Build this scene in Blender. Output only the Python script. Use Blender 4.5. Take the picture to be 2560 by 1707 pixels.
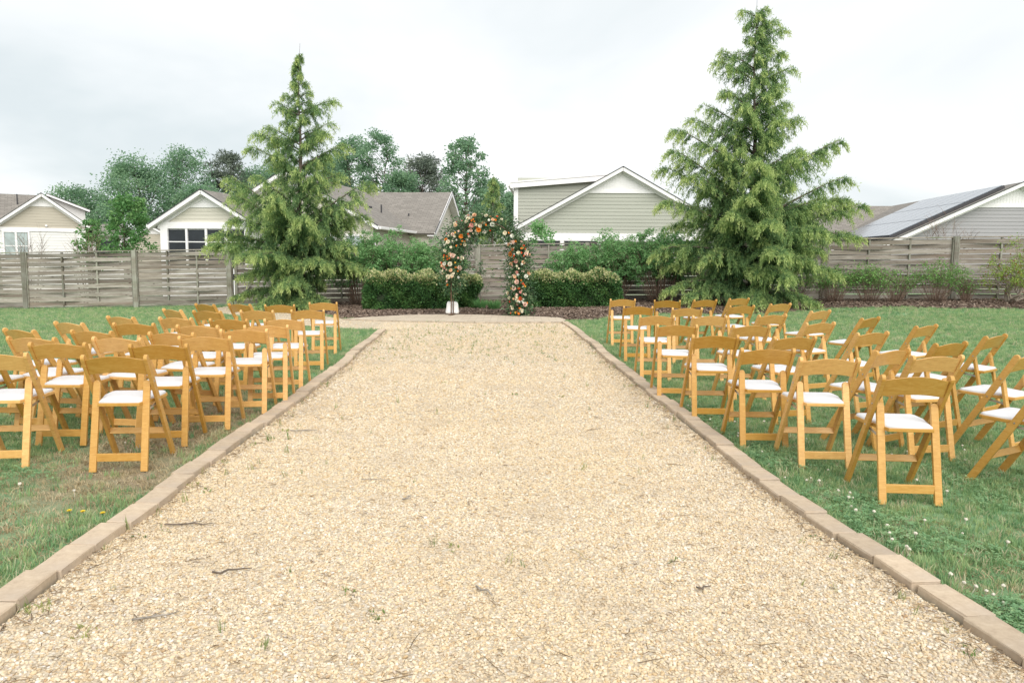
import bpy, bmesh, math, random
import numpy as np
from mathutils import Vector, Matrix, Quaternion

for o in list(bpy.data.objects):
    bpy.data.objects.remove(o)
SC = bpy.context.scene
COL = SC.collection
R = math.radians
rng = np.random.default_rng(7)
random.seed(7)

# ------------------------------------------------------------------ camera
cam_d = bpy.data.cameras.new('camera')
cam = bpy.data.objects.new('camera', cam_d)
COL.objects.link(cam)
cam.location = (0, 0, 1.47)
cam_d.lens = 26.02
cam_d.sensor_width = 36
cam_d.clip_start = 0.05
cam_d.clip_end = 3000
cam.matrix_world = (Matrix.Translation((0, 0, 1.47)) @ Matrix.Rotation(R(90 - 6.43), 4, 'X')
                    @ Matrix.Rotation(R(0.6), 4, 'Z'))
SC.camera = cam

# ------------------------------------------------------------------ sky
SUN_EL, SUN_AZ = R(43), R(166)          # high, behind the camera and a little to the left, behind cloud
world = bpy.data.worlds.new('World')
SC.world = world
world.use_nodes = True
nt = world.node_tree
nt.nodes.clear()
def N(t, kind, **kw):
    n = t.nodes.new(kind)
    for k, v in kw.items():
        setattr(n, k, v)
    return n
out = N(nt, 'ShaderNodeOutputWorld')
sky = N(nt, 'ShaderNodeTexSky', sky_type='NISHITA', sun_disc=False)
sky.sun_elevation = SUN_EL
sky.sun_rotation = SUN_AZ
bg1 = N(nt, 'ShaderNodeBackground'); bg1.inputs[1].default_value = 0.05
nt.links.new(sky.outputs[0], bg1.inputs[0])
# overcast cloud sheet: soft noise on a flat ceiling seen in perspective
tc = N(nt, 'ShaderNodeTexCoord')
sep = N(nt, 'ShaderNodeSeparateXYZ'); nt.links.new(tc.outputs['Generated'], sep.inputs[0])
mz = N(nt, 'ShaderNodeMath', operation='ABSOLUTE'); nt.links.new(sep.outputs[2], mz.inputs[0])
az = N(nt, 'ShaderNodeMath', operation='ADD'); nt.links.new(mz.outputs[0], az.inputs[0]); az.inputs[1].default_value = 0.22
dx = N(nt, 'ShaderNodeMath', operation='DIVIDE'); nt.links.new(sep.outputs[0], dx.inputs[0]); nt.links.new(az.outputs[0], dx.inputs[1])
dy = N(nt, 'ShaderNodeMath', operation='DIVIDE'); nt.links.new(sep.outputs[1], dy.inputs[0]); nt.links.new(az.outputs[0], dy.inputs[1])
cmb = N(nt, 'ShaderNodeCombineXYZ'); nt.links.new(dx.outputs[0], cmb.inputs[0]); nt.links.new(dy.outputs[0], cmb.inputs[1])
mp = N(nt, 'ShaderNodeMapping'); mp.inputs['Location'].default_value = (0.9, 4.6, 0); mp.inputs['Scale'].default_value = (0.8, 0.75, 1)
nt.links.new(cmb.outputs[0], mp.inputs[0])
nz = N(nt, 'ShaderNodeTexNoise'); nz.inputs['Scale'].default_value = 0.85; nz.inputs['Detail'].default_value = 5; nz.inputs['Roughness'].default_value = 0.5
nz.inputs['Distortion'].default_value = 0.5
nt.links.new(mp.outputs[0], nz.inputs[0])
rp = N(nt, 'ShaderNodeValToRGB')
rp.color_ramp.elements[0].position = 0.30; rp.color_ramp.elements[0].color = (0.68, 0.74, 0.76, 1)
rp.color_ramp.elements[1].position = 0.62; rp.color_ramp.elements[1].color = (1.0, 1.0, 1.0, 1)
e = rp.color_ramp.elements.new(0.45); e.color = (0.85, 0.88, 0.89, 1)
nt.links.new(nz.outputs[0], rp.inputs[0])
bg2 = N(nt, 'ShaderNodeBackground'); bg2.inputs[1].default_value = 0.50
nt.links.new(rp.outputs[0], bg2.inputs[0])
mx = N(nt, 'ShaderNodeMixShader'); mx.inputs[0].default_value = 0.94
nt.links.new(bg1.outputs[0], mx.inputs[1]); nt.links.new(bg2.outputs[0], mx.inputs[2])
nt.links.new(mx.outputs[0], out.inputs[0])

# ------------------------------------------------------------------ sun behind cloud
sd = bpy.data.lights.new('sun', 'SUN')
sd.energy = 1.5
sd.angle = R(60)
sd.color = (1.0, 0.96, 0.9)
sun = bpy.data.objects.new('sun', sd)
COL.objects.link(sun)
dirv = Vector((math.sin(SUN_AZ) * math.cos(SUN_EL), math.cos(SUN_AZ) * math.cos(SUN_EL), math.sin(SUN_EL)))
sun.rotation_euler = dirv.to_track_quat('Z', 'Y').to_euler()
sun.location = (0, 0, 30)

SC.view_settings.view_transform = 'Standard'
SC.view_settings.look = 'None'
SC.view_settings.gamma = 1
SC.view_settings.exposure = 1.24
SC.view_settings.use_curve_mapping = False
SC.cycles.use_denoising = True
SC.cycles.max_bounces = 9
SC.cycles.diffuse_bounces = 7
SC.cycles.glossy_bounces = 2
SC.cycles.transmission_bounces = 6
SC.cycles.transparent_max_bounces = 4

# ------------------------------------------------------------------ helpers
def gz(x, y):
    """height of the gently twisted lawn"""
    x = np.clip(x, -40, 40)
    return x * (-.008 + .034 * np.clip(y, 0, 24) / 24)

def tag(o, label=None, cat=None, group=None, kind=None):
    if label: o['label'] = label
    if cat: o['category'] = cat
    if group: o['group'] = group
    if kind: o['kind'] = kind
    return o

def empty(name, loc=(0, 0, 0), rz=0.0):
    o = bpy.data.objects.new(name, None)
    o.empty_display_size = 0.2
    COL.objects.link(o)
    o.location = loc
    o.rotation_euler = (0, 0, rz)
    return o

def link(name, me, parent=None, loc=None, rot=None):
    o = bpy.data.objects.new(name, me)
    COL.objects.link(o)
    if parent is not None: o.parent = parent
    if loc is not None: o.location = loc
    if rot is not None: o.rotation_euler = rot
    return o

def npmesh(name, V, F, mat=None, smooth=False, attrs=None):
    """V (n,3) floats, F (m,k) ints -> mesh, quickly"""
    V = np.ascontiguousarray(V, dtype=np.float32); F = np.ascontiguousarray(F, dtype=np.int32)
    me = bpy.data.meshes.new(name)
    me.vertices.add(len(V)); me.vertices.foreach_set('co', V.ravel())
    k = F.shape[1]
    me.loops.add(F.size); me.loops.foreach_set('vertex_index', F.ravel())
    me.polygons.add(len(F))
    me.polygons.foreach_set('loop_start', np.arange(0, F.size, k, dtype=np.int32))
    me.polygons.foreach_set('loop_total', np.full(len(F), k, dtype=np.int32))
    if smooth: me.polygons.foreach_set('use_smooth', np.ones(len(F), dtype=bool))
    if attrs:
        for an, av in attrs.items():
            a = me.attributes.new(an, 'FLOAT', 'POINT')
            a.data.foreach_set('value', np.ascontiguousarray(av, dtype=np.float32))
    me.update(calc_edges=True)
    if mat: me.materials.append(mat)
    return me

class MB:
    """collects simple solids into one mesh"""
    def __init__(s): s.v = []; s.f = []
    def add(s, V, F):
        b = len(s.v); s.v += [tuple(map(float, p)) for p in V]; s.f += [tuple(i + b for i in q) for q in F]; return s
    def box(s, c, h, M=None):
        P = [Vector((c[0] + a * h[0], c[1] + b * h[1], c[2] + d * h[2])) for a in (-1, 1) for b in (-1, 1) for d in (-1, 1)]
        if M is not None: P = [M @ p for p in P]
        return s.add(P, [(0, 1, 3, 2), (4, 6, 7, 5), (0, 4, 5, 1), (2, 3, 7, 6), (0, 2, 6, 4), (1, 5, 7, 3)])
    def prism(s, poly, a, b, axis='y'):
        """closed outline poly [(p,q)] swept between a and b along axis"""
        n = len(poly)
        def pt(p, t): return {'y': (p[0], t, p[1]), 'x': (t, p[0], p[1]), 'z': (p[0], p[1], t)}[axis]
        V = [pt(p, a) for p in poly] + [pt(p, b) for p in poly]
        F = [tuple(range(n))[::-1], tuple(range(n, 2 * n))] + [(i, (i + 1) % n, n + (i + 1) % n, n + i) for i in range(n)]
        return s.add(V, F)
    def beam(s, p, q, w, t, up=(0, 0, 1)):
        p, q = Vector(p), Vector(q); d = (q - p).normalized(); up = Vector(up)
        a = d.cross(up).normalized(); b = a.cross(d).normalized()
        V = []
        for o in (p, q):
            for i, j in ((-1, -1), (1, -1), (1, 1), (-1, 1)): V.append(o + a * (i * w / 2) + b * (j * t / 2))
        return s.add(V, [(3, 2, 1, 0), (4, 5, 6, 7)] + [(i, (i + 1) % 4, 4 + (i + 1) % 4, 4 + i) for i in range(4)])
    def tube(s, pts, rad, n=6):
        pts = [Vector(p) for p in pts]; rings = []
        b0 = len(s.v)
        ref = Vector((0.31, 0.17, 0.93)).normalized()
        for i, p in enumerate(pts):
            d = (pts[min(i + 1, len(pts) - 1)] - pts[max(i - 1, 0)]).normalized()
            r = ref if abs(d.dot(ref)) < .95 else Vector((1, 0, 0))
            a = d.cross(r).normalized(); b = d.cross(a)
            rr = rad[i] if hasattr(rad, '__len__') else rad
            for k in range(n):
                t = 2 * math.pi * k / n
                s.v.append(tuple(p + a * (math.cos(t) * rr) + b * (math.sin(t) * rr)))
        for i in range(len(pts) - 1):
            for k in range(n):
                s.f.append((b0 + i * n + k, b0 + i * n + (k + 1) % n, b0 + (i + 1) * n + (k + 1) % n, b0 + (i + 1) * n + k))
        s.f.append(tuple(b0 + k for k in range(n))[::-1])
        s.f.append(tuple(b0 + (len(pts) - 1) * n + k for k in range(n)))
        return s
    def mesh(s, name, mat=None, smooth=False, bevel=0, seg=1):
        me = bpy.data.meshes.new(name)
        me.from_pydata(s.v, [], s.f)
        bm = bmesh.new(); bm.from_mesh(me)
        bmesh.ops.recalc_face_normals(bm, faces=bm.faces)
        if bevel:
            es = [e for e in bm.edges if len(e.link_faces) == 2 and e.calc_face_angle(0) > 0.6]
            bmesh.ops.bevel(bm, geom=es, offset=bevel, segments=seg, profile=.6, affect='EDGES')
        if smooth:
            for f in bm.faces: f.smooth = True
        bm.to_mesh(me); bm.free()
        if mat: me.materials.append(mat)
        return me
    def build(s, name, mat, parent=None, **kw):
        return link(name, s.mesh(name, mat, **kw), parent)

def in_poly(px, py, poly):
    ins = np.zeros(px.shape, bool); n = len(poly)
    for i in range(n):
        x1, y1 = poly[i]; x2, y2 = poly[(i + 1) % n]
        c = ((y1 > py) != (y2 > py))
        with np.errstate(divide='ignore', invalid='ignore'):
            ins ^= c & (px < (x2 - x1) * (py - y1) / (y2 - y1 + 1e-12) + x1)
    return ins

# ------------------------------------------------------------------ materials
def new_mat(name):
    m = bpy.data.materials.new(name); m.use_nodes = True
    t = m.node_tree; p = t.nodes['Principled BSDF']
    return m, t, p
def ramp(t, stops, fac=None):
    r = N(t, 'ShaderNodeValToRGB'); els = r.color_ramp.elements
    els[0].position, els[0].color = stops[0][0], (*stops[0][1], 1)
    els[1].position, els[1].color = stops[-1][0], (*stops[-1][1], 1)
    for pos, c in stops[1:-1]:
        e = els.new(pos); e.color = (*c, 1)
    if fac is not None: t.links.new(fac, r.inputs[0])
    return r
def noise(t, scale, detail=4, rough=.55, mapscale=None, coord='Object', dist=0, loc=None):
    tc = N(t, 'ShaderNodeTexCoord'); v = tc.outputs[coord]
    if mapscale or loc:
        m = N(t, 'ShaderNodeMapping')
        if mapscale: m.inputs['Scale'].default_value = mapscale
        if loc is not None: t.links.new(loc, m.inputs['Location'])
        t.links.new(v, m.inputs[0]); v = m.outputs[0]
    n = N(t, 'ShaderNodeTexNoise'); n.inputs['Scale'].default_value = scale; n.inputs['Detail'].default_value = detail
    n.inputs['Roughness'].default_value = rough; n.inputs['Distortion'].default_value = dist
    t.links.new(v, n.inputs[0]); return n
def mixc(t, a, b, fac, mode='MIX'):
    m = N(t, 'ShaderNodeMix', data_type='RGBA', blend_type=mode)
    for s, v in ((m.inputs[6], a), (m.inputs[7], b), (m.inputs[0], fac)):
        if hasattr(v, 'is_output'): t.links.new(v, s)
        elif isinstance(v, (int, float)): s.default_value = v
        else: s.default_value = (*v, 1)
    return m.outputs[2]
def bump(t, p, h, strength=.3, dist=.02):
    b = N(t, 'ShaderNodeBump'); b.inputs['Strength'].default_value = strength; b.inputs['Distance'].default_value = dist
    t.links.new(h, b.inputs['Height']); t.links.new(b.outputs[0], p.inputs['Normal'])
def math_n(t, op, a, b=None):
    m = N(t, 'ShaderNodeMath', operation=op)
    for s, v in ((m.inputs[0], a), (m.inputs[1], b)):
        if v is None: continue
        if hasattr(v, 'is_output'): t.links.new(v, s)
        else: s.default_value = v
    return m.outputs[0]
def tone_attr(t):
    a = N(t, 'ShaderNodeAttribute', attribute_type='OBJECT', attribute_name='tone'); return a.outputs['Fac']

def plain(name, col, rough=.6, var=.12, scale=6, bmp=0, metallic=0):
    m, t, p = new_mat(name)
    n = noise(t, scale, 5)
    c0 = tuple(max(0, c * (1 - var)) for c in col); c1 = tuple(min(1, c * (1 + var)) for c in col)
    r = ramp(t, [(.3, c0), (.7, c1)], n.outputs[0])
    t.links.new(r.outputs[0], p.inputs['Base Color'])
    p.inputs['Roughness'].default_value = rough; p.inputs['Metallic'].default_value = metallic
    if bmp: bump(t, p, n.outputs[0], bmp, .01)
    return m

def leafmat(name, stops, trans=.25, rough=.55):
    """colour from the per-leaf attribute 'tone'"""
    m, t, p = new_mat(name)
    a = N(t, 'ShaderNodeAttribute', attribute_type='GEOMETRY', attribute_name='tone')
    r = ramp(t, stops, a.outputs['Fac'])
    t.links.new(r.outputs[0], p.inputs['Base Color']); p.inputs['Roughness'].default_value = rough
    p.inputs['Specular IOR Level'].default_value = .25
    tr = N(t, 'ShaderNodeBsdfTranslucent'); t.links.new(r.outputs[0], tr.inputs[0])
    mx = N(t, 'ShaderNodeMixShader'); mx.inputs[0].default_value = trans
    o = t.nodes['Material Output']
    t.links.new(p.outputs[0], mx.inputs[1]); t.links.new(tr.outputs[0], mx.inputs[2]); t.links.new(mx.outputs[0], o.inputs[0])
    return m

def instmat(name, stops, rough=.6, trans=0, grad=None):
    """colour from the random number of each scattered instance"""
    m, t, p = new_mat(name)
    oi = N(t, 'ShaderNodeObjectInfo')
    r = ramp(t, stops, oi.outputs['Random']); c = r.outputs[0]
    t.links.new(c, p.inputs['Base Color']); p.inputs['Roughness'].default_value = rough
    p.inputs['Specular IOR Level'].default_value = .25
    if trans:
        tr = N(t, 'ShaderNodeBsdfTranslucent'); t.links.new(c, tr.inputs[0])
        mx = N(t, 'ShaderNodeMixShader'); mx.inputs[0].default_value = trans
        o = t.nodes['Material Output']
        t.links.new(p.outputs[0], mx.inputs[1]); t.links.new(tr.outputs[0], mx.inputs[2]); t.links.new(mx.outputs[0], o.inputs[0])
    return m

M = {}
# honey-varnished beech of the chairs
def wood_mat():
    m, t, p = new_mat('honey_wood')
    tone = tone_attr(t)
    loc = N(t, 'ShaderNodeCombineXYZ'); s = math_n(t, 'MULTIPLY', tone, 37.0)
    for i in range(3): t.links.new(s, loc.inputs[i])
    n = noise(t, 9, 6, .65, (1.0, 1.0, 6.0), 'Object', 1.6, loc.outputs[0])
    n2 = noise(t, 60, 3, .6, (1, 1, .12), 'Object')
    r = ramp(t, [(.25, (.51, .26, .062)), (.5, (.63, .355, .098)), (.75, (.71, .445, .15))], n.outputs[0])
    hs = N(t, 'ShaderNodeHueSaturation')
    t.links.new(r.outputs[0], hs.inputs['Color'])
    v = math_n(t, 'MULTIPLY', tone, .42); v = math_n(t, 'ADD', v, .78); t.links.new(v, hs.inputs['Value'])
    sa = math_n(t, 'MULTIPLY', tone, -.14); sa = math_n(t, 'ADD', sa, 1.08); t.links.new(sa, hs.inputs['Saturation'])
    c = mixc(t, hs.outputs[0], (.33, .14, .03), math_n(t, 'MULTIPLY', n2.outputs[0], .27))
    t.links.new(c, p.inputs['Base Color']); p.inputs['Roughness'].default_value = .45
    p.inputs['Coat Weight'].default_value = .12; p.inputs['Coat Roughness'].default_value = .25
    return m
M['wood'] = wood_mat()
M['pad'] = plain('white_vinyl', (.66, .66, .675), .5, .07, 7, .35)
M['steel'] = plain('steel', (.5, .5, .5), .35, .1, 20, 0, .9)

def fence_mat(name, green=.0, base=((.155, .13, .105), (.30, .27, .235), (.45, .42, .375))):
    m, t, p = new_mat(name)
    tone = tone_attr(t)
    loc = N(t, 'ShaderNodeCombineXYZ'); s = math_n(t, 'MULTIPLY', tone, 91.0)
    for i in range(3): t.links.new(s, loc.inputs[i])
    ms = (1.7, 6, 9) if name == 'fence_board' else (9, 9, .55)
    n = noise(t, 3.0, 8, .65, ms, 'Object', .8, loc.outputs[0])
    r = ramp(t, [(.28, base[0]), (.5, base[1]), (.72, base[2])], n.outputs[0])
    # knots
    tc = N(t, 'ShaderNodeTexCoord'); mp = N(t, 'ShaderNodeMapping')
    mp.inputs['Scale'].default_value = (7.0, 1, 5.5) if name == 'fence_board' else (5.5, 1, 2.2)
    t.links.new(tc.outputs['Object'], mp.inputs[0]); t.links.new(loc.outputs[0], mp.inputs['Location'])
    vo = N(t, 'ShaderNodeTexVoronoi'); vo.inputs['Scale'].default_value = 1.1; t.links.new(mp.outputs[0], vo.inputs[0])
    kr = ramp(t, [(.05, (1, 1, 1)), (.13, (0, 0, 0))], vo.outputs['Distance'])
    c = mixc(t, r.outputs[0], (.06, .042, .03), math_n(t, 'MULTIPLY', kr.outputs[0], .85))
    # weather stains and algae
    n2 = noise(t, .9, 4, .6, (.6, 2, 3), 'Object', 0, loc.outputs[0])
    st = ramp(t, [(.42, (0, 0, 0)), (.72, (1, 1, 1))], n2.outputs[0])
    c = mixc(t, c, (.13, .085, .055), math_n(t, 'MULTIPLY', st.outputs[0], .7))
    n3 = noise(t, 1.7, 5, .6, (.7, 1.5, 2.2), 'Object', .6)
    al = ramp(t, [(.52, (0, 0, 0)), (.75, (1, 1, 1))], n3.outputs[0])
    c = mixc(t, c, (.12, .17, .085), math_n(t, 'MULTIPLY', al.outputs[0], green))
    hs = N(t, 'ShaderNodeHueSaturation'); t.links.new(c, hs.inputs['Color'])
    v = math_n(t, 'ADD', math_n(t, 'MULTIPLY', tone, .55), .68); t.links.new(v, hs.inputs['Value'])
    t.links.new(hs.outputs[0], p.inputs['Base Color']); p.inputs['Roughness'].default_value = .85
    bump(t, p, n.outputs[0], .5, .01)
    return m
M['board'] = fence_mat('fence_board', .35)
M['post'] = fence_mat('fence_post', .55, ((.20, .195, .16), (.29, .285, .24), (.38, .375, .32)))

M['bark'] = plain('bark', (.13, .10, .08), .9, .45, 14, .6)
M['bark_pale'] = plain('pale_bark', (.30, .25, .20), .9, .35, 16, .5)
M['twig_brown'] = plain('brown_twigs', (.22, .15, .11), .9, .35, 16, .3)
M['trim'] = plain('white_trim', (.80, .785, .79), .5, .03, 3)
M['ironblack'] = plain('black_iron', (.02, .02, .022), .5, .2, 20)

# ================================================================== SETTING
KL = [(0.4, -1.86), (2.73, -1.98), (3.4, -2.02), (4.05, -2.02), (4.64, -2.07), (5.96, -2.09), (7.25, -2.13), (9.09, -2.19), (10.8, -2.31), (13.0, -2.45), (15.0, -2.55)]
KR = [(0.4, 2.1), (2.74, 1.85), (3.33, 1.775), (3.9, 1.69), (4.6, 1.635), (6.12, 1.56), (8.0, 1.485), (8.9, 1.42), (11.96, 1.32), (14.16, 1.25), (15.6, 1.17), (16.6, 1.12)]
kl = lambda y: np.interp(y, [p[0] for p in KL], [p[1] for p in KL])
kr = lambda y: np.interp(y, [p[0] for p in KR], [p[1] for p in KR])
PATIO = [(-4.05, 17.75), (-2.6, 17.08), (-.83, 16.62), (1.14, 16.56), (1.25, 17.1), (1.13, 17.74), (.6, 18.1), (-.13, 18.46), (-.9, 18.85), (-1.8, 19.1), (-2.5, 19.0), (-3.05, 18.72), (-3.6, 18.3)]
SPUR = [(-2.55, 15.0), (-3.42, 15.3), (-4.6, 16.2), (-6.24, 18.4), (-8.0, 20.4), (-9.6, 23.4), (-9.45, 24.7), (-8.4, 24.7), (-7.2, 22.9), (-5.06, 19.4), (-4.05, 17.9), (-2.6, 17.0), (-.83, 16.6), (-1.2, 15.0)]
def fence_y(x): return np.where(x < -1.16, 24.75 - (x + 1.16) * .025, 24.75 - (x + 1.16) * .19)
MULCH_FRONT = [(-8.6, 24.3), (-7.6, 22.9), (-6.4, 21.2), (-4.95, 19.5), (-4.15, 18.1), (-3.5, 18.0), (-2.6, 18.5), (-.13, 18.2), (.8, 17.6), (1.2, 17.2), (1.9, 17.3), (2.6, 18.2), (3.6, 18.9), (5.0, 18.85), (6.3, 18.7), (7.2, 19.1), (8.0, 19.9), (8.8, 20.4), (10.7, 20.25), (13.4, 19.45), (17, 18.6), (22, 17.8)]
MULCH = MULCH_FRONT + [(22, 20.5), (17, 21.5), (8, 23.1), (-1.16, 24.9), (-8.6, 25.1)]

def path_poly():
    ys = np.linspace(.4, 15.0, 60); a = [(float(kl(y)), float(y)) for y in ys] + [(-2.62, 17.1), (-.83, 16.68), (1.14, 16.63)]
    yr = np.linspace(16.6, .4, 60); return a + [(float(kr(y)), float(y)) for y in yr]
PATH = path_poly()

# --- lawn ground sheet, out to the horizon
def lawn_mat():
    m, t, p = new_mat('lawn_soil')
    tc = N(t, 'ShaderNodeTexCoord')
    n1 = noise(t, .55, 6, .6); n2 = noise(t, 9, 6, .7); n3 = noise(t, 70, 4, .7)
    green = ramp(t, [(.3, (.125, .24, .13)), (.55, (.195, .33, .17)), (.8, (.31, .40, .21))], n2.outputs[0])
    soil = ramp(t, [(.3, (.20, .16, .105)), (.6, (.34, .28, .195)), (.8, (.44, .375, .27))], n3.outputs[0])
    # barer strip beside the left kerb, where feet have worn it
    sp = N(t, 'ShaderNodeSeparateXYZ'); t.links.new(tc.outputs['Object'], sp.inputs[0])
    def bandf(x, y, sx, sy):
        a = math_n(t, 'DIVIDE', math_n(t, 'SUBTRACT', sp.outputs[0], x), sx); b = math_n(t, 'DIVIDE', math_n(t, 'SUBTRACT', sp.outputs[1], y), sy)
        d = math_n(t, 'ADD', math_n(t, 'MULTIPLY', a, a), math_n(t, 'MULTIPLY', b, b))
        return math_n(t, 'MAXIMUM', math_n(t, 'SUBTRACT', 1.0, d), 0.0)
    wear = math_n(t, 'ADD', bandf(-2.75, 5.6, .8, 3.2), math_n(t, 'MULTIPLY', bandf(2.4, 3.2, .7, 1.2), .4))
    f = math_n(t, 'ADD', math_n(t, 'MULTIPLY', wear, .22), n1.outputs[0])
    fr = ramp(t, [(.58, (0, 0, 0)), (.80, (1, 1, 1))], f)
    c = mixc(t, green.outputs[0], soil.outputs[0], fr.outputs[0])
    # paler dry streaks in the far lawn
    n4 = noise(t, 1.0, 4, .6, (.35, 1.6, 1))
    st = ramp(t, [(.5, (0, 0, 0)), (.72, (1, 1, 1))], n4.outputs[0])
    c = mixc(t, c, (.33, .35, .16), math_n(t, 'MULTIPLY', st.outputs[0], .7))
    far = ramp(t, [(.0, (0, 0, 0)), (1, (1, 1, 1))], math_n(t, 'DIVIDE', math_n(t, 'SUBTRACT', sp.outputs[1], 26.0), 3.0))
    c = mixc(t, c, (.29, .28, .22), math_n(t, 'MULTIPLY', far.outputs[0], .8))   # unseen ground greyed to cut green bounce on the white trim
    t.links.new(c, p.inputs['Base Color']); p.inputs['Roughness'].default_value = .95
    p.inputs['Specular IOR Level'].default_value = .1
    bump(t, p, n3.outputs[0], .6, .02)
    return m
M['lawn'] = lawn_mat()
xs = np.concatenate([[-900, -400, -160, -80], np.linspace(-40, -8, 24), np.linspace(-7.5, 7.5, 61), np.linspace(8, 40, 24), [80, 160, 400, 900]])
ys = np.concatenate([[-60, -15], np.linspace(-3, 26, 117), np.linspace(27, 60, 16), [90, 150, 300, 700, 1500]])
X, Y = np.meshgrid(xs, ys)
Z = gz(X, Y) + .012 * np.sin(X * 1.7 + Y * .8) * np.exp(-np.abs(X) / 30) * ((np.abs(X) > 2.6) & (Y < 24))
V = np.stack([X, Y, Z], -1).reshape(-1, 3)
nx, ny = len(xs), len(ys)
i, j = np.meshgrid(np.arange(nx - 1), np.arange(ny - 1)); b = (j * nx + i).ravel()
lawn = link('ground', npmesh('ground', V, np.stack([b, b + 1, b + nx + 1, b + nx], -1), M['lawn'], True))
tag(lawn, 'mown green lawn with worn sandy patches around the chairs', 'lawn', kind='structure')

# --- gravel
def gravel_base():
    m, t, p = new_mat('gravel_bed')
    tc = N(t, 'ShaderNodeTexCoord')
    v = N(t, 'ShaderNodeTexVoronoi'); v.inputs['Scale'].default_value = 70; t.links.new(tc.outputs['Object'], v.inputs[0])
    sp = N(t, 'ShaderNodeSeparateColor'); t.links.new(v.outputs['Color'], sp.inputs[0])
    r = ramp(t, [(.0, (.34, .28, .205)), (.25, (.48, .395, .285)), (.5, (.56, .47, .345)), (.8, (.62, .545, .425)), (1, (.67, .625, .55))], sp.outputs[0])
    n = noise(t, .6, 5, .6); st = ramp(t, [(.35, (0, 0, 0)), (.7, (1, 1, 1))], n.outputs[0])
    c = mixc(t, r.outputs[0], (.55, .43, .26), math_n(t, 'MULTIPLY', st.outputs[0], .3))
    n5 = noise(t, 200, 3, .7); c = mixc(t, c, (.30, .22, .13), math_n(t, 'MULTIPLY', n5.outputs[0], .30))
    t.links.new(c, p.inputs['Base Color']); p.inputs['Roughness'].default_value = .85
    bump(t, p, v.outputs['Distance'], .7, .012)
    return m
M['gravel_bed'] = gravel_base()
def sheet(name, poly, dz, mat, label, cat, step=.25, mound=None, kind='structure'):
    """a draped sheet: clipped grid under an outline"""
    bm = bmesh.new()
    vs = [bm.verts.new((x, y, 0)) for x, y in poly]; bm.faces.new(vs)
    x0, x1 = min(p[0] for p in poly), max(p[0] for p in poly); y0, y1 = min(p[1] for p in poly), max(p[1] for p in poly)
    for k in np.arange(math.floor(x0 / step) * step, x1, step):
        bmesh.ops.bisect_plane(bm, geom=bm.verts[:] + bm.edges[:] + bm.faces[:], plane_co=(k, 0, 0), plane_no=(1, 0, 0))
    for k in np.arange(math.floor(y0 / step) * step, y1, step):
        bmesh.ops.bisect_plane(bm, geom=bm.verts[:] + bm.edges[:] + bm.faces[:], plane_co=(0, k, 0), plane_no=(0, 1, 0))
    for v in bm.verts: v.co.z = float(gz(v.co.x, v.co.y)) + dz + (mound(v.co.x, v.co.y) if mound else 0)
    bmesh.ops.recalc_face_normals(bm, faces=bm.faces)
    for f in bm.faces:
        f.smooth = True
        if f.normal.z < 0: f.normal_flip()
    me = bpy.data.meshes.new(name); bm.to_mesh(me); bm.free(); me.materials.append(mat)
    return tag(link(name, me), label, cat, kind=kind)
sheet('path', PATH, .016, M['gravel_bed'], 'wide pale gravel path leading to the flower arch', 'path', .5)
sheet('path', SPUR, .020, M['gravel_bed'], 'gravel branch path running left to the fence gate', 'path', .5)

# --- patio of worn pavers
def patio_mat():
    m, t, p = new_mat('patio_pavers')
    tc = N(t, 'ShaderNodeTexCoord')
    br = N(t, 'ShaderNodeTexBrick'); br.inputs['Scale'].default_value = 1.0
    br.inputs['Brick Width'].default_value = .34; br.inputs['Row Height'].default_value = .17; br.inputs['Mortar Size'].default_value = .008
    br.inputs['Color1'].default_value = (.44, .36, .27, 1); br.inputs['Color2'].default_value = (.54, .45, .35, 1); br.inputs['Mortar'].default_value = (.30, .25, .18, 1)
    t.links.new(tc.outputs['Object'], br.inputs[0])
    n = noise(t, 3, 6, .65); st = ramp(t, [(.4, (0, 0, 0)), (.7, (1, 1, 1))], n.outputs[0])
    c = mixc(t, br.outputs[0], (.58, .50, .39), math_n(t, 'MULTIPLY', st.outputs[0], .6))
    t.links.new(c, p.inputs['Base Color']); p.inputs['Roughness'].default_value = .9
    bump(t, p, br.outputs['Fac'], -.3, .01)
    return m
M['patio'] = patio_mat()
sheet('patio', PATIO, .045, M['patio'], 'crescent patio of sandy pavers under the flower arch', 'patio', .5)
ed = MB()
for k in range(len(PATIO)):
    (xa, ya), (xb, yb) = PATIO[k], PATIO[(k + 1) % len(PATIO)]
    if k < 3:
        n_ = 8
        for q in range(n_):
            pa = (xa + (xb - xa) * q / n_, ya + (yb - ya) * q / n_); pb = (xa + (xb - xa) * (q + .96) / n_, ya + (yb - ya) * (q + .96) / n_)
            za, zb = float(gz(*pa)), float(gz(*pb))
            ed.beam((pa[0], pa[1] - .04, za + .02), (pb[0], pb[1] - .04, zb + .02), .085, .06)
tag(ed.build('patio_edging', plain('edging', (.40, .33, .25), .9, .25, 8, .3), None, bevel=.006), 'low paver edging along the front of the patio', 'edging', kind='structure')

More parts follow.
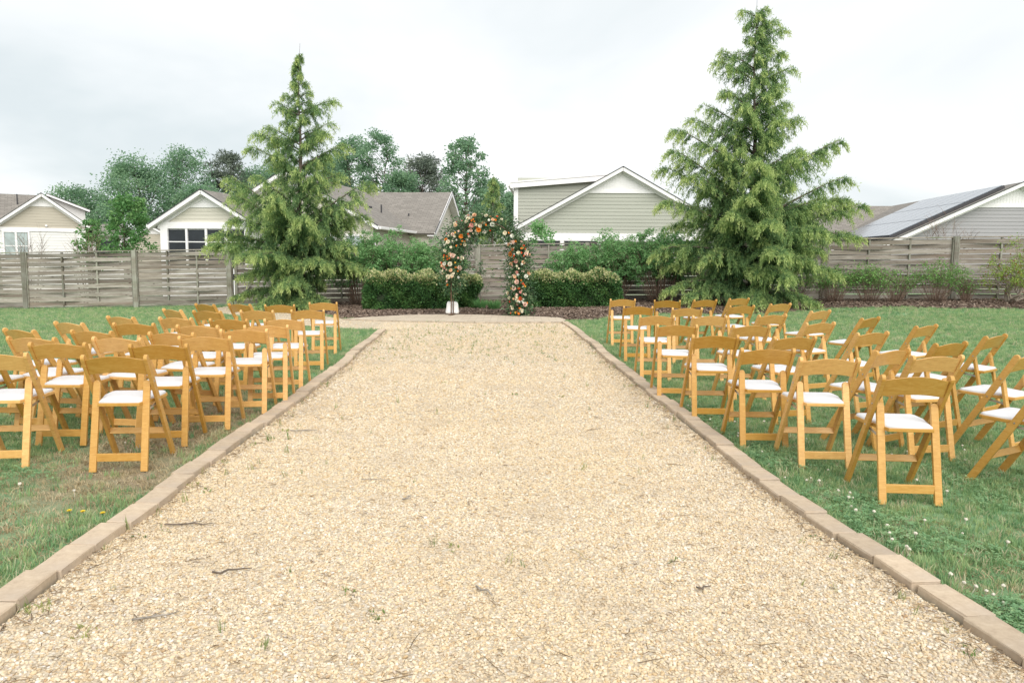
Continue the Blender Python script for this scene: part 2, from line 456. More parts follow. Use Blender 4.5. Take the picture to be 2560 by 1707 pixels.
# --- kerbs of single stones
def kerb_mat():
    m, t, p = new_mat('kerb_stone')
    tone = tone_attr(t)
    n = noise(t, 22, 6, .7); n2 = noise(t, 3.0, 4, .6)
    r = ramp(t, [(.3, (.40, .31, .22)), (.55, (.49, .39, .28)), (.75, (.56, .46, .34))], n.outputs[0])
    st = ramp(t, [(.45, (0, 0, 0)), (.7, (1, 1, 1))], n2.outputs[0])
    c = mixc(t, r.outputs[0], (.36, .30, .25), math_n(t, 'MULTIPLY', st.outputs[0], .5))
    hs = N(t, 'ShaderNodeHueSaturation'); t.links.new(c, hs.inputs['Color'])
    t.links.new(math_n(t, 'ADD', math_n(t, 'MULTIPLY', tone, .26), .86), hs.inputs['Value'])
    t.links.new(hs.outputs[0], p.inputs['Base Color']); p.inputs['Roughness'].default_value = .92
    bump(t, p, n.outputs[0], .35, .006)
    return m
M['kerb'] = kerb_mat()
kerb_me = []
for v_ in range(4):
    mb = MB(); mb.box((0, 0, 0), (.07, .146, .045)); me = mb.mesh('paving_stone', M['kerb'], bevel=.008, seg=2)
    rr = random.Random(v_)
    for q in me.vertices: q.co += Vector((rr.uniform(-.003, .003), rr.uniform(-.003, .003), rr.uniform(-.0025, .0025)))
    kerb_me.append(me)
for side, fn, ymax, lab in ((-1, kl, 14.9, 'kerb of tan stones along the left side of the gravel path'), (1, kr, 16.5, 'kerb of tan stones along the right side of the gravel path')):
    root = tag(empty('kerb', (0, 0, 0)), lab, 'kerb', kind='structure')
    y = 1.2; k = 0
    while y < ymax:
        sl = (float(fn(y + .15)) - float(fn(y - .15))) / .3
        x = float(fn(y)) + side * .07 + random.uniform(-.008, .008) + .015 * math.sin(y * 2.1 + side)
        o = link('paving_stone', random.choice(kerb_me), root, (x, y, float(gz(x, y)) + .012 + random.uniform(-.006, .006)),
                 (random.uniform(-.015, .015), random.uniform(-.02, .02), -math.atan(sl) + random.uniform(-.035, .035)))
        o['tone'] = random.random(); y += .303; k += 1

# --- mulch bed
def mulch_mat():
    m, t, p = new_mat('mulch_soil')
    n = noise(t, 45, 6, .75); n2 = noise(t, 2, 4, .6)
    r = ramp(t, [(.3, (.05, .034, .026)), (.55, (.105, .073, .055)), (.78, (.18, .13, .10))], n.outputs[0])
    t.links.new(r.outputs[0], p.inputs['Base Color']); p.inputs['Roughness'].default_value = .95
    bump(t, p, n.outputs[0], .8, .03)
    return m
M['mulch'] = mulch_mat()
def mound(x, y):
    d = min(1.0, max(0.0, (y - float(np.interp(x, [p[0] for p in MULCH_FRONT], [p[1] for p in MULCH_FRONT]))) / 1.2))
    return .07 * d + .012 * math.sin(x * 5.1) * math.cos(y * 4.3) * d
sheet('mulch_bed', MULCH, .008, M['mulch'], 'brown bark mulch bed along the foot of the fence', 'mulch bed', .3, mound)

# ================================================================== FENCE
FH = 1.93
board_me = {}
def board_mesh(sgn):
    sgn = sgn * random.choice((.55, .8, 1.0, 1.2))
    if sgn in board_me: return board_me[sgn]
    n = 12; V = []; F = []
    knots_t = [0, 1 / 3, 2 / 3, 1]; knots_o = [0, -.048 * sgn, .048 * sgn, 0]
    for i in range(n + 1):
        t = i / n; k = min(2, int(t * 3)); u = t * 3 - k
        o = knots_o[k] + (knots_o[k + 1] - knots_o[k]) * (.5 - .5 * math.cos(math.pi * u))
        for dy in (-.011, .011):
            wz = .004 * math.sin(t * 9 + sgn * 7)
            for dz in (-.066, .066): V.append((t - .5, o + dy, dz + wz))
    for i in range(n):
        a, b = i * 4, i * 4 + 4
        for p, q in ((0, 1), (1, 3), (3, 2), (2, 0)): F.append((a + p, b + p, b + q, a + q))
    F += [(0, 2, 3, 1), (n * 4, n * 4 + 1, n * 4 + 3, n * 4 + 2)]
    me = bpy.data.meshes.new('board'); me.from_pydata(V, [], F); me.materials.append(M['board']); me.update()
    board_me[sgn] = me; return me
def scaled_box(name, mat, hx, hy, hz, bevel=.006):
    return MB().box((0, 0, 0), (hx, hy, hz)).mesh(name, mat, bevel=bevel)
post_me = scaled_box('post', M['post'], .07, .07, 1.0)
strip_me = scaled_box('post_strip', M['post'], .014, .05, .93, .003)
spacer_me = scaled_box('spacer', M['post'], .024, .045, .90, .003)
def panel(root, A, B, spacers=True, cap=True, zlift=0.0, first=1):
    A = Vector(A); B = Vector(B); L = (B - A).length; ang = math.atan2(B.y - A.y, B.x - A.x); mid = (A + B) / 2
    slope = math.asin((B.z - A.z) / L)
    nb = 12
    for k in range(nb):
        z = .165 + .1475 * k
        o = link('board', board_mesh(1 if (k + first) % 2 else -1), root, (mid.x, mid.y, mid.z + z + zlift + random.uniform(-.006, .006)),
                 (random.uniform(-.03, .03), -slope + random.uniform(-.003, .003), ang))
        o.scale = (L, 1, 1 + random.uniform(-.04, .02)); o['tone'] = random.random()
    if spacers:
        for f in (1 / 3, 2 / 3):
            p = A.lerp(B, f); o = link('spacer', spacer_me, root, (p.x, p.y, p.z + .98 + zlift), (0, 0, ang)); o['tone'] = random.random()
    if cap:
        for z, hy, hz in ((1.905, .075, .018), (.075, .03, .02)):
            c = MB().box((0, 0, 0), (L / 2, hy, hz)).mesh('cap_rail' if z > 1 else 'bottom_rail', M['post2'], bevel=.004)
            o = link('cap_rail' if z > 1 else 'bottom_rail', c, root, (mid.x, mid.y, mid.z + z + zlift), (0, -slope, ang)); o['tone'] = random.random()
    return L, ang
M['post2'] = fence_mat('fence_board', .8)
def fpt(x): y = float(fence_y(np.array(x))); return Vector((x, y, float(gz(x, y))))
def add_post(root, x, h=FH):
    p = fpt(x)
    o = link('post', post_me, root, (p.x, p.y - .02, p.z + h / 2 - .05), (random.uniform(-.008, .008), random.uniform(-.012, .012), random.uniform(-.05, .05)))
    o.scale = (1, 1, h / 2 + .05); o['tone'] = random.random()
    for s in (-1, 1):
        q = link('post_strip', strip_me, root, (p.x + s * .088, p.y - .015, p.z + .98)); q['tone'] = random.random()
def run(root, xs_, gap=.10):
    for k, x in enumerate(xs_): add_post(root, x)
    for k in range(len(xs_) - 1):
        a, b = fpt(xs_[k]), fpt(xs_[k + 1]); d = (b - a).normalized()
        panel(root, a + d * gap, b - d * gap, first=k)
fl = tag(empty('fence', fpt(-16.5)), 'weathered basket weave board fence left of the gate', 'fence', 'weathered board fence'); fl.location = (0, 0, 0)
run(fl, [-23.9, -20.2, -16.5, -12.72, -9.5])
fr_ = tag(empty('fence'), 'long weathered basket weave board fence right of the gate, behind cedars, hedges and arch', 'fence', 'weathered board fence')
run(fr_, [-8.0, -4.55, -1.16, 2.38, 5.92, 9.52, 13.06, 16.6, 20.1])
# gate between the two runs
gt = tag(empty('gate'), 'weathered board gate with black iron hinges beside the left cedar', 'gate')
ga, gb = fpt(-9.33), fpt(-8.13)
panel(gt, ga, gb, spacers=False, cap=False, zlift=-.02)
for f in (0, 1):
    p = ga.lerp(gb, f); o = link('stile', MB().box((0, 0, 0), (.045, .022, .88)).mesh('stile', M['post'], bevel=.004), gt, (p.x + (.05 if f == 0 else -.05), p.y - .05, p.z + .97)); o['tone'] = .4
br_ = MB().beam((ga.x + .1, ga.y - .05, ga.z + .2), (gb.x - .1, gb.y - .05, gb.z + 1.5), .025, .09).build('brace', M['post'], gt); br_['tone'] = .5
for z in (1.62, .98, .28):
    h = MB()
    h.box((0, 0, 0), (.02, .006, .10))
    for dz in (-.07, 0, .07):
        h.beam((0, 0, dz), (.12, 0, dz * 1.25), .008, .022); h.beam((0, 0, dz), (-.06, 0, dz), .008, .022)
    o = h.build('hinge', M['ironblack'], gt); o.location = (ga.x + .0, ga.y - .105, ga.z + z)
la = MB().box((0, 0, 0), (.015, .012, .13)).box((-.05, 0, .02), (.06, .01, .014)).build('latch', M['ironblack'], gt, bevel=.003); la.location = (gb.x - .05, gb.y - .09, gb.z + 1.28)

# ================================================================== HOUSES beyond the fence
def shingle_mat(name, cols):
    m, t, p = new_mat(name)
    tc = N(t, 'ShaderNodeTexCoord')
    br = N(t, 'ShaderNodeTexBrick'); br.inputs['Scale'].default_value = 1
    br.inputs['Brick Width'].default_value = .33; br.inputs['Row Height'].default_value = .15; br.inputs['Mortar Size'].default_value = .012
    br.inputs['Color1'].default_value = (*cols[0], 1); br.inputs['Color2'].default_value = (*cols[1], 1); br.inputs['Mortar'].default_value = (*[c * .62 for c in cols[0]], 1)
    br.offset = .37
    t.links.new(tc.outputs['UV'], br.inputs[0])
    n = noise(t, 3, 5, .6); c = mixc(t, br.outputs[0], tuple(c * .8 for c in cols[0]), math_n(t, 'MULTIPLY', n.outputs[0], .5))
    t.links.new(c, p.inputs['Base Color']); p.inputs['Roughness'].default_value = .95
    bump(t, p, br.outputs['Fac'], -.5, .02)
    return m
M['shingle'] = shingle_mat('brown_shingles', ((.20, .183, .163), (.285, .262, .235)))
M['shingle_dark'] = shingle_mat('dark_shingles', ((.10, .095, .09), (.14, .13, .12)))
M['drip'] = plain('dark_roof_edge', (.05, .05, .055), .7)
def siding_mat(name, col):
    m, t, p = new_mat(name)
    n = noise(t, 1.2, 5, .6, (.3, 1, 2)); n2 = noise(t, 30, 3, .6, (.15, 1, 1))
    f = math_n(t, 'ADD', math_n(t, 'MULTIPLY', n.outputs[0], .7), math_n(t, 'MULTIPLY', n2.outputs[0], .3))
    r = ramp(t, [(.3, tuple(c * .93 for c in col)), (.7, tuple(min(1, c * 1.05) for c in col))], f)
    t.links.new(r.outputs[0], p.inputs['Base Color']); p.inputs['Roughness'].default_value = .55
    return m
SID = {k: siding_mat(k + '_siding', c) for k, c in dict(tan=(.44, .40, .325), cream=(.58, .555, .475), white=(.68, .675, .66), green=(.37, .38, .325), grey=(.31, .305, .315)).items()}
M['dark_glass'] = plain('dark_screen', (.018, .022, .028), .35, .3, 2)
M['pale_glass'] = plain('curtained_window_glass', (.38, .44, .44), .15, .15, 3)

def uvquad(name, P, mat, parent, u0=0, thick=.0):
    """flat roof plane P0(eave a) P1(eave b) P2(ridge b) P3(ridge a), uv in metres"""
    P = [Vector(p) for p in P]
    n = (P[1] - P[0]).cross(P[3] - P[0]).normalized()
    if n.z < 0: n = -n
    Q = [p - n * .09 for p in P]
    me = bpy.data.meshes.new(name)
    me.from_pydata([tuple(p) for p in P + Q], [], [(0, 1, 2, 3), (7, 6, 5, 4), (0, 4, 5, 1), (1, 5, 6, 2), (2, 6, 7, 3), (3, 7, 4, 0)])
    uv = me.uv_layers.new(name='uv'); e = (P[1] - P[0]).normalized(); s = n.cross(e)
    for l in me.loops:
        d = Vector(me.vertices[l.vertex_index].co) - P[0]; uv.data[l.index].uv = (d.dot(e), abs(d.dot(s)))
    me.materials.append(mat); me.update()
    return link(name, me, parent)

def siding(parent, xl, xr, z0, z1, mat, y=0.0, pitch=.155, axis='x', x_at=0.0):
    """single lap boards; xl(z), xr(z) are the wall's edges. axis 'x': wall faces -y; axis 'y': wall faces +x at x_at"""
    z = z0
    while z < z1 - .02:
        zt = min(z + pitch, z1)
        a0, b0, a1, b1 = xl(z), xr(z), xl(zt), xr(zt)
        if b0 - a0 > .08:
            if b1 - a1 < .02: m_ = (a1 + b1) / 2; a1, b1 = m_ - .01, m_ + .01
            V = [(a0, -.020, z), (b0, -.020, z), (b1, -.003, zt), (a1, -.003, zt), (a0, 0, z), (b0, 0, z), (b1, 0, zt), (a1, 0, zt)]
            if axis == 'x': V = [(vx, y + vy, vz) for vx, vy, vz in V]
            else: V = [(x_at - vy, vx, vz) for vx, vy, vz in V]
            MB().add(V, [(0, 1, 2, 3), (5, 4, 7, 6), (0, 4, 5, 1), (3, 2, 6, 7), (0, 3, 7, 4), (1, 5, 6, 2)]).build('siding_board', mat, parent)
        z = zt

def gable_front(root, cx, y, hw, ze, za, depth, zb, sid, over=.35, tri=.33, tri_mat=None, roofmat=None, siding_z0=None, back_over=.2, wallmat=None):
    """a gable-ended block facing -y: walls, lap boards, white gable panel, rakes, two roof planes. local coordinates"""
    roofmat = roofmat or M['shingle']
    k = (za - ze) / hw
    w = MB().prism([(cx - hw, zb), (cx + hw, zb), (cx + hw, ze), (cx, za), (cx - hw, ze)], y + .01, y + depth, 'y').build('wall', wallmat or sid, root)
    xl = lambda z: cx - hw if z <= ze else cx - hw + (z - ze) / k
    xr = lambda z: cx + hw if z <= ze else cx + hw - (z - ze) / k
    zt = za - tri * (za - ze)
    siding(w, xl, xr, siding_z0 if siding_z0 is not None else zb, zt, sid, y + .01)
    # white beadboard gable panel of narrow vertical boards
    hwt = (za - zt) / k
    nb = max(4, int(2 * hwt / .12))
    for q in range(nb):
        xa, xb = cx - hwt + 2 * hwt * q / nb, cx - hwt + 2 * hwt * (q + .93) / nb
        ha, hb = zt + (hwt - abs(xa - cx)) * k, zt + (hwt - abs(xb - cx)) * k
        MB().prism([(xa, zt), (xb, zt), (xb, max(hb, zt + .005)), (xa, max(ha, zt + .005))], y - .012, y + .008, 'y').build('gable_board', M['trim'], w)
    MB().prism([(cx - hwt, zt), (cx + hwt, zt), (cx, za - .01)], y - .004, y + .006, 'y').build('gable_backing', M['trim'], w)
    MB().box((cx, y - .02, zt), (hwt + .02, .022, .07)).build('gable_trim', M['trim'], w)
    rt = .12
    for s in (-1, 1):
        ex = cx + s * (hw + over); ez = ze - over * k
        P = [(ex, y - over, ez + rt), (ex, y + depth + back_over, ez + rt), (cx, y + depth + back_over, za + rt), (cx, y - over, za + rt)]
        if s > 0: P = [P[1], P[0], P[3], P[2]]
        rf = uvquad('roof', P, roofmat, root)
        # rake board, frieze and soffit, in white
        n = Vector((-s * k, 0, -1)).normalized()
        for nm, yy, dep, th, off in (('rake_board', y - over - .012, .03, .17, .075), ('frieze_board', y - .03, .03, .16, .20)):
            a = Vector((ex if nm == 'rake_board' else cx + s * hw, yy, (ez if nm == 'rake_board' else ze) + rt)) ; c = Vector((cx, yy, za + rt))
            o_ = Vector((0, 0, -off))
            MB().beam(a + o_, c + o_ + (c - a).normalized() * .0, dep, th, up=(0, 0, 1)).build(nm, M['trim'], rf)
        MB().beam((ex, y - over / 2, ez + rt - .14), (cx, y - over / 2, za + rt - .14), over, .015).build('soffit', M['trim'], rf)
        MB().beam((ex, y - over - .02, ez + rt + .012), (cx, y - over - .02, za + rt + .012), .06, .03).build('drip_edge', M['drip'], rf)
        MB().box((ex + s * .05, y + depth / 2, ez + rt - .07), (.055, depth / 2 + over * .9, .06)).build('gutter', M['trim'], rf, bevel=.015)
    return w

def window(parent, x, z, w, h, y, glass='pale_glass', cols=2):
    f = MB()
    f.box((x, y - .03, z + h / 2 + .04), (w / 2 + .09, .03, .045)); f.box((x, y - .035, z - h / 2 - .04), (w / 2 + .09, .035, .045))
    for s in (-1, 1): f.box((x + s * (w / 2 + .045), y - .03, z), (.045, .03, h / 2))
    for c in range(1, cols): f.box((x - w / 2 + w * c / cols, y - .028, z), (.05, .026, h / 2))
    fr = f.build('window', M['trim'], parent)
    cw = w / cols
    for c in range(cols):
        xc = x - w / 2 + cw * (c + .5)
        MB().box((xc, y - .014, z), (cw / 2 - .03, .004, h / 2)).build('pane', M[glass], fr)
        MB().box((xc, y - .022, z), (cw / 2 - .03, .008, .02)).build('sash_rail', M['trim'], fr)
    return fr

def house(name, label, loc, yaw): return tag(empty(name, loc, R(yaw)), label, 'house', 'houses beyond the fence')

# --- far left: tan over white, double window
h1 = house('house', 'tan and white sided house with double window at the far left', (-26.4, 42, 0), 31)
w1 = gable_front(h1, 0, 0, 2.05, 3.08, 4.66, 7, -1.2, SID['tan'], .32, .34, siding_z0=2.86)
siding(w1, lambda z: -2.05, lambda z: 2.05, -.6, 2.68, SID['white'], -.015)
MB().box((0, -.04, 2.77), (2.06, .035, .10)).build('band_board', M['trim'], w1)
window(w1, -1.3, 1.85, 1.1, 1.5, -.04)
MB().tube([(.15, -.03, 3.0), (.15, -.12, 3.0)], .06, 8).build('wall_vent', M['trim'], w1)
uvquad('roof', [(-9, .6, 3.0), (-1.2, .6, 3.0), (-.02, 3.6, 4.90), (-9, 3.6, 4.90)], M['shingle'], h1)
MB().tube([(-1.25, 2.6, 4.1), (-1.25, 2.6, 4.85)], .035, 6).build('vent_pipe', M['drip'], h1)
d1 = MB().prism([(.4, 2.4), (2.15, 2.4), (2.15, 4.05), (.4, 4.75)], 3.0, 6.0, 'y').build('dormer', SID['white'], h1)
MB().beam((.2, 2.9, 4.90), (2.4, 2.9, 4.02), .5, .10).build('dormer_roof', M['trim'], d1)
MB().beam((.2, 4.5, 4.98), (2.4, 4.5, 4.10), 3.4, .05).build('dormer_shingles', M['shingle_dark'], d1)
# porch at the right end, with a white corner post
po = MB().box((3.05, 2.2, 1.2), (.9, 1.5, 1.3)).build('porch', SID['white'], h1)
MB().box((3.15, .68, 1.5), (.6, .02, .75)).build('porch_dark_panel', M['dark_glass'], po)  # dark panel standing in for the shade inside the porch
MB().box((3.85, .65, 1.3), (.1, .05, 1.2)).build('porch_post', M['trim'], po)
uvquad('porch_roof', [(2.1, .4, 2.5), (4.2, .4, 2.5), (4.2, 3.4, 3.3), (2.1, 3.4, 3.3)], M['shingle'], h1)

# --- cream house with the screened porch, behind the left cedar
h2 = house('house', 'cream sided house with dark screened porch and long brown roofs behind the left cedar', (-9.9, 33, 0), -7.5)
gable_front(h2, 0, 0, 3.85, 2.85, 5.05, 17, -1.2, SID['cream'], .35, .30)
wx = h2.children[0]
window(wx, 1.75, 1.75, .75, 1.2, -.03, cols=1); window(wx, 3.0, 1.75, .7, 1.2, -.03, cols=1)
# porch wing to the front left
h2p = gable_front(h2, -2.05, -3.2, 2.0, 2.72, 3.92, 4.2, -1.2, SID['cream'], .32, .42, siding_z0=2.74, wallmat=M['trim'])
MB().box((-2.05, -3.24, 2.64), (2.05, .05, .13)).build('band_board', M['trim'], h2p)
for q in range(4):
    x0 = -2.05 - 1.62 + q * .84
    sc_ = MB().box((x0 + .38, -3.215, 1.7), (.38, .012, .76)).build('porch_screen', M['dark_glass'], h2p)
    MB().box((x0 + .38, -3.235, 1.98), (.38, .014, .02)).build('screen_rail', M['trim'], sc_)
    MB().box((x0 + .80, -3.25, 1.7), (.045, .04, .80)).build('porch_post', M['trim'], h2p)
MB().box((-2.05 - 1.78, -3.26, 1.3), (.16, .05, 1.3)).build('porch_post', M['trim'], h2p)
# right-hand cross wing near the back, gable to the side
A_ = 2.5
wy0, wyr, wy1 = 5.9, 9.7, 13.5
xw = 4.85
wing = MB().prism([(wy0, -1.2), (wy1, -1.2), (wy1, 2.75), (wyr, 4.95), (wy0, 2.75)], 1.5, xw, 'x').build('wall', SID['cream'], h2)
for q in range(24):
    ya = wy0 + (wy1 - wy0) * q / 24; yb = wy0 + (wy1 - wy0) * (q + .9) / 24
    zt = lambda yy: 2.75 + (wyr - wy0 - abs(yy - wyr)) * (2.2 / (wyr - wy0))
    MB().prism([(ya, 1.0), (yb, 1.0), (yb, zt(yb)), (ya, zt(ya))], xw, xw + .02, 'x').build('wall_board', SID['cream'], wing)
k2 = 2.2 / (wyr - wy0); ov = .35
for s, ye in ((-1, wy0), (1, wy1)):
    P = [(0.2 if s < 0 else 0.2, ye + s * ov, 2.75 - ov * k2 + .12), (xw + .4, ye + s * ov, 2.75 - ov * k2 + .12), (xw + .4, wyr, 4.95 + .12), (0, wyr, 4.95 + .12)]
    rf = uvquad('roof', P if s < 0 else [P[1], P[0], P[3], P[2]], M['shingle'], h2)
    MB().beam((xw + .41, ye + s * ov, 2.75 - ov * k2 + .02), (xw + .41, wyr, 5.0), .03, .24).build('rake_board', M['trim'], rf)
    MB().beam((xw + .2, ye + s * ov, 2.75 - ov * k2 - .02), (xw + .2, wyr, 4.96), .38, .02).build('soffit', M['trim'], rf)
    MB().beam((xw + .42, ye + s * ov, 2.75 - ov * k2 + .15), (xw + .42, wyr, 5.10), .04, .03).build('drip_edge', M['drip'], rf)
MB().tube([(2.65, 5.0, 3.55), (2.65, 5.0, 4.05)], .04, 6).build('vent_pipe', M['drip'], h2)
MB().tube([(3.45, 7.2, 3.2), (3.45, 7.2, 3.75)], .04, 6).build('vent_pipe', M['drip'], h2)
MB().box((2.2, 4.3, 3.86), (.16, .16, .07)).build('roof_vent', M['drip'], h2, bevel=.02)
MB().tube([(4.15, -.2, 2.45), (3.95, -.05, 2.3), (3.9, -.05, -.5)], .045, 6).build('downspout', M['trim'], h2)
wv = siding(h2.children[0], lambda y_: .05, lambda y_: 6.2, .9, 2.6, SID['cream'], axis='y', x_at=3.86)

# --- green house in the centre right
h3 = house('house', 'sage green sided house with shed dormer behind the right hedge', (4.75, 33, 0), -3)
gable_front(h3, 0, 0, 4.55, 2.78, 5.32, 12, -1.0, SID['green'], .33, .36, siding_z0=2.60)
w3 = h3.children[0]
MB().box((0, -.03, 2.42), (4.58, .045, .17)).build('band_board', M['trim'], w3)
for q in range(5):
    sc_ = MB().box((-3.4 + q * 1.65, -.012, 1.55), (.70, .012, .68)).build('porch_screen', M['dark_glass'], w3)
    MB().box((-3.4 + q * 1.65 + .82, -.03, 1.5), (.08, .04, .8)).build('porch_post', M['trim'], w3)
    MB().box((-3.4 + q * 1.65, -.03, 1.95), (.70, .015, .02)).build('screen_rail', M['trim'], sc_)
# shed dormer: its cheek faces the garden
kd = .085
dm = MB().prism([(-4.62, 1.6), (0, 1.6), (0, 5.1), (-4.62, 5.1 - 4.62 * kd)], .9, 7.5, 'y').build('dormer', SID['green'], h3)
siding(dm, lambda z: -4.62, lambda z: 0 if z < 5.1 - 4.62 * kd else -(5.1 - z) / kd, 2.3, 5.08, SID['green'], .9)
MB().box((-4.66, .88, 3.4), (.07, .05, 1.35)).build('corner_board', M['trim'], dm)
MB().beam((-4.95, .65, 5.12 - 4.95 * kd), (.0, .65, 5.12), .05, .22).build('rake_board', M['trim'], dm)
MB().beam((-4.95, 4.2, 5.27 - 4.95 * kd), (.0, 4.2, 5.27), 7.2, .06).build('dormer_roof', M['trim'], dm)
MB().box((-5.0, 4.2, 4.72), (.05, 3.5, .06)).build('gutter', M['trim'], dm, bevel=.015)
MB().tube([(-5.0, .8, 4.68), (-4.75, .85, 4.45), (-4.75, .85, 2.7)], .045, 6).build('downspout', M['trim'], dm)

# --- grey house at the right with solar panels
h4 = house('house', 'grey sided house with solar panels on its roof at the far right', (21.5, 32, 0), -7)
gable_front(h4, 0, 0, 5.0, 2.35, 4.76, 18, -.8, SID['grey'], .35, .36)
bw0, bwr, bw1 = 9.6, 13.4, 17.2
kb = 2.35 / (bwr - bw0)
wing4 = MB().prism([(bw0, -.8), (bw1, -.8), (bw1, 2.4), (bwr, 4.7), (bw0, 2.4)], -7.0, -2, 'x').build('wall', SID['grey'], h4)
for s, ye in ((-1, bw0), (1, bw1)):
    P = [(-7.35, ye + s * .35, 2.4 - .35 * kb + .12), (0, ye + s * .35, 2.4 - .35 * kb + .12), (0, bwr, 4.7 + .12), (-7.35, bwr, 4.7 + .12)]
    rf = uvquad('roof', P if s < 0 else [P[1], P[0], P[3], P[2]], M['shingle'], h4)
    MB().beam((-7.36, ye + s * .35, 2.4 - .35 * kb), (-7.36, bwr, 4.72), .03, .22).build('rake_board', M['trim'], rf)
nroot = MB().prism([(-9.5, -.8), (-6.0, -.8), (-6.0, 2.2), (-7.75, 3.4), (-9.5, 2.2)], 6.2, 10.5, 'y').build('wall', SID['grey'], h4)
siding(nroot, lambda z: -9.5 if z < 2.2 else -9.5 + (z - 2.2) / .686, lambda z: -6.0 if z < 2.2 else -6.0 - (z - 2.2) / .686, 1.2, 3.3, SID['grey'], 6.2)
for s in (-1, 1):
    rf = uvquad('roof', [(-7.75 + s * 2.05, 5.9, 2.12), (-7.75 + s * 2.05, 10.5, 2.12), (-7.75, 10.5, 3.52), (-7.75, 5.9, 3.52)], M['shingle'], h4)
    MB().beam((-7.75 + s * 2.07, 5.88, 2.06), (-7.75, 5.88, 3.47), .03, .2).build('rake_board', M['trim'], rf)
# solar array on the left slope
def solar_mat():
    m, t, p = new_mat('solar_glass')
    tc = N(t, 'ShaderNodeTexCoord')
    br = N(t, 'ShaderNodeTexBrick'); br.offset = 0; br.inputs['Brick Width'].default_value = .166; br.inputs['Row Height'].default_value = .166
    br.inputs['Mortar Size'].default_value = .006; br.inputs['Scale'].default_value = 1
    br.inputs['Color1'].default_value = (.10, .125, .16, 1); br.inputs['Color2'].default_value = (.12, .145, .18, 1); br.inputs['Mortar'].default_value = (.3, .32, .35, 1)
    t.links.new(tc.outputs['Object'], br.inputs[0]); t.links.new(br.outputs[0], p.inputs['Base Color'])
    p.inputs['Roughness'].default_value = .25; p.inputs['Specular IOR Level'].default_value = .6
    p.inputs['Coat Weight'].default_value = .6; p.inputs['Coat Roughness'].default_value = .1; p.inputs['Coat IOR'].default_value = 1.5
    return m
M['solar'] = solar_mat()
sa = tag(empty('solar_array', (21.5, 32, 0), R(-7)), 'dark edged solar panel array lying on the grey house roof', 'solar panels')
ks = (4.76 - 2.35) / 5.0; al = math.atan(ks)
pan = MB().box((0, 0, 0), (.49, .81, .018)).mesh('panel', M['solar'], bevel=.004)
for a in range(8):
    for b in range(3):
        x = -.55 - (b + .5) * 1.66 * math.cos(al); zc = 4.76 + .12 + x * ks + .17
        o = link('panel', pan, sa, (x, .75 + a * 1.02, zc)); o.rotation_euler = (0, -al, R(0)); o.rotation_euler = Matrix.Rotation(-al, 4, 'Y').to_euler()
        o.rotation_euler = (Matrix.Rotation(-al, 4, 'Y') @ Matrix.Rotation(R(90), 4, 'Z')).to_euler()
for b in range(6):
    x = -.75 - b * .93 * math.cos(al); zc = 4.76 + .12 + x * ks + .09
    MB().box((x, 4.3, zc), (.03, 4.1, .05)).build('rail', M['drip'], sa)
MB().beam((-.5, .22, 4.76 + .12 - .5 * ks + .09), (-.5 - 5.0 * math.cos(al), .22, 4.88 - (.5 + 5.0 * math.cos(al)) * ks + .09), .03, .13).build('skirt', M['drip'], sa)
xb = -.55 - 4.98 * math.cos(al); MB().box((xb, 4.3, 4.88 + xb * ks + .1), (.02, 4.1, .06)).build('skirt', M['drip'], sa)

# --- small far houses glimpsed between
h5 = house('house', 'small far cream house between the left house and the porch house', (-28.9, 60, 0), -4)
gable_front(h5, 0, 0, 2.0, 2.6, 3.6, 8, -1.5, SID['tan'], .3, .45)
h6 = house('house', 'white gabled house half hidden left of the screened porch', (-17.9, 44, 0), -20)
gable_front(h6, .6, 0, 2.4, 1.6, 3.9, 8, -1.5, SID['cream'], .3, .3)
h7 = house('house', 'far brown roof peeking out left of the green house', (-1.6, 58, 0), -5)
gable_front(h7, 0, 0, 3.0, 2.4, 4.4, 8, -1.0, SID['white'], .3, .4)

# ================================================================== PLANTS
def unit(a): return a / (np.linalg.norm(a, axis=-1, keepdims=True) + 1e-9)
def leaves(name, P, D, Lh, Wd, tone, mat, parent=None, rs=None, up=.5, bend=.25):
    """n folded leaf quads: base P, direction D, length Lh, width Wd"""
    rs = rs or np.random.default_rng(1)
    n = len(P); D = unit(D)
    Rv = unit(rs.normal(size=(n, 3)) + np.array([0, 0, up]))
    S = unit(np.cross(D, Rv)); Nn = np.cross(S, D)
    Lh = np.broadcast_to(Lh, n)[:, None]; Wd = np.broadcast_to(Wd, n)[:, None]
    mid = P + D * Lh * .5
    V = np.stack([P, mid + S * Wd * .5 + Nn * Wd * bend, P + D * Lh - np.array([0, 0, 1]) * Lh * .08, mid - S * Wd * .5 + Nn * Wd * bend], 1).reshape(-1, 3)
    F = np.arange(4 * n).reshape(n, 4)
    me = npmesh(name, V, F, mat, False, {'tone': np.repeat(np.broadcast_to(tone, n), 4)})
    return link(name, me, parent)

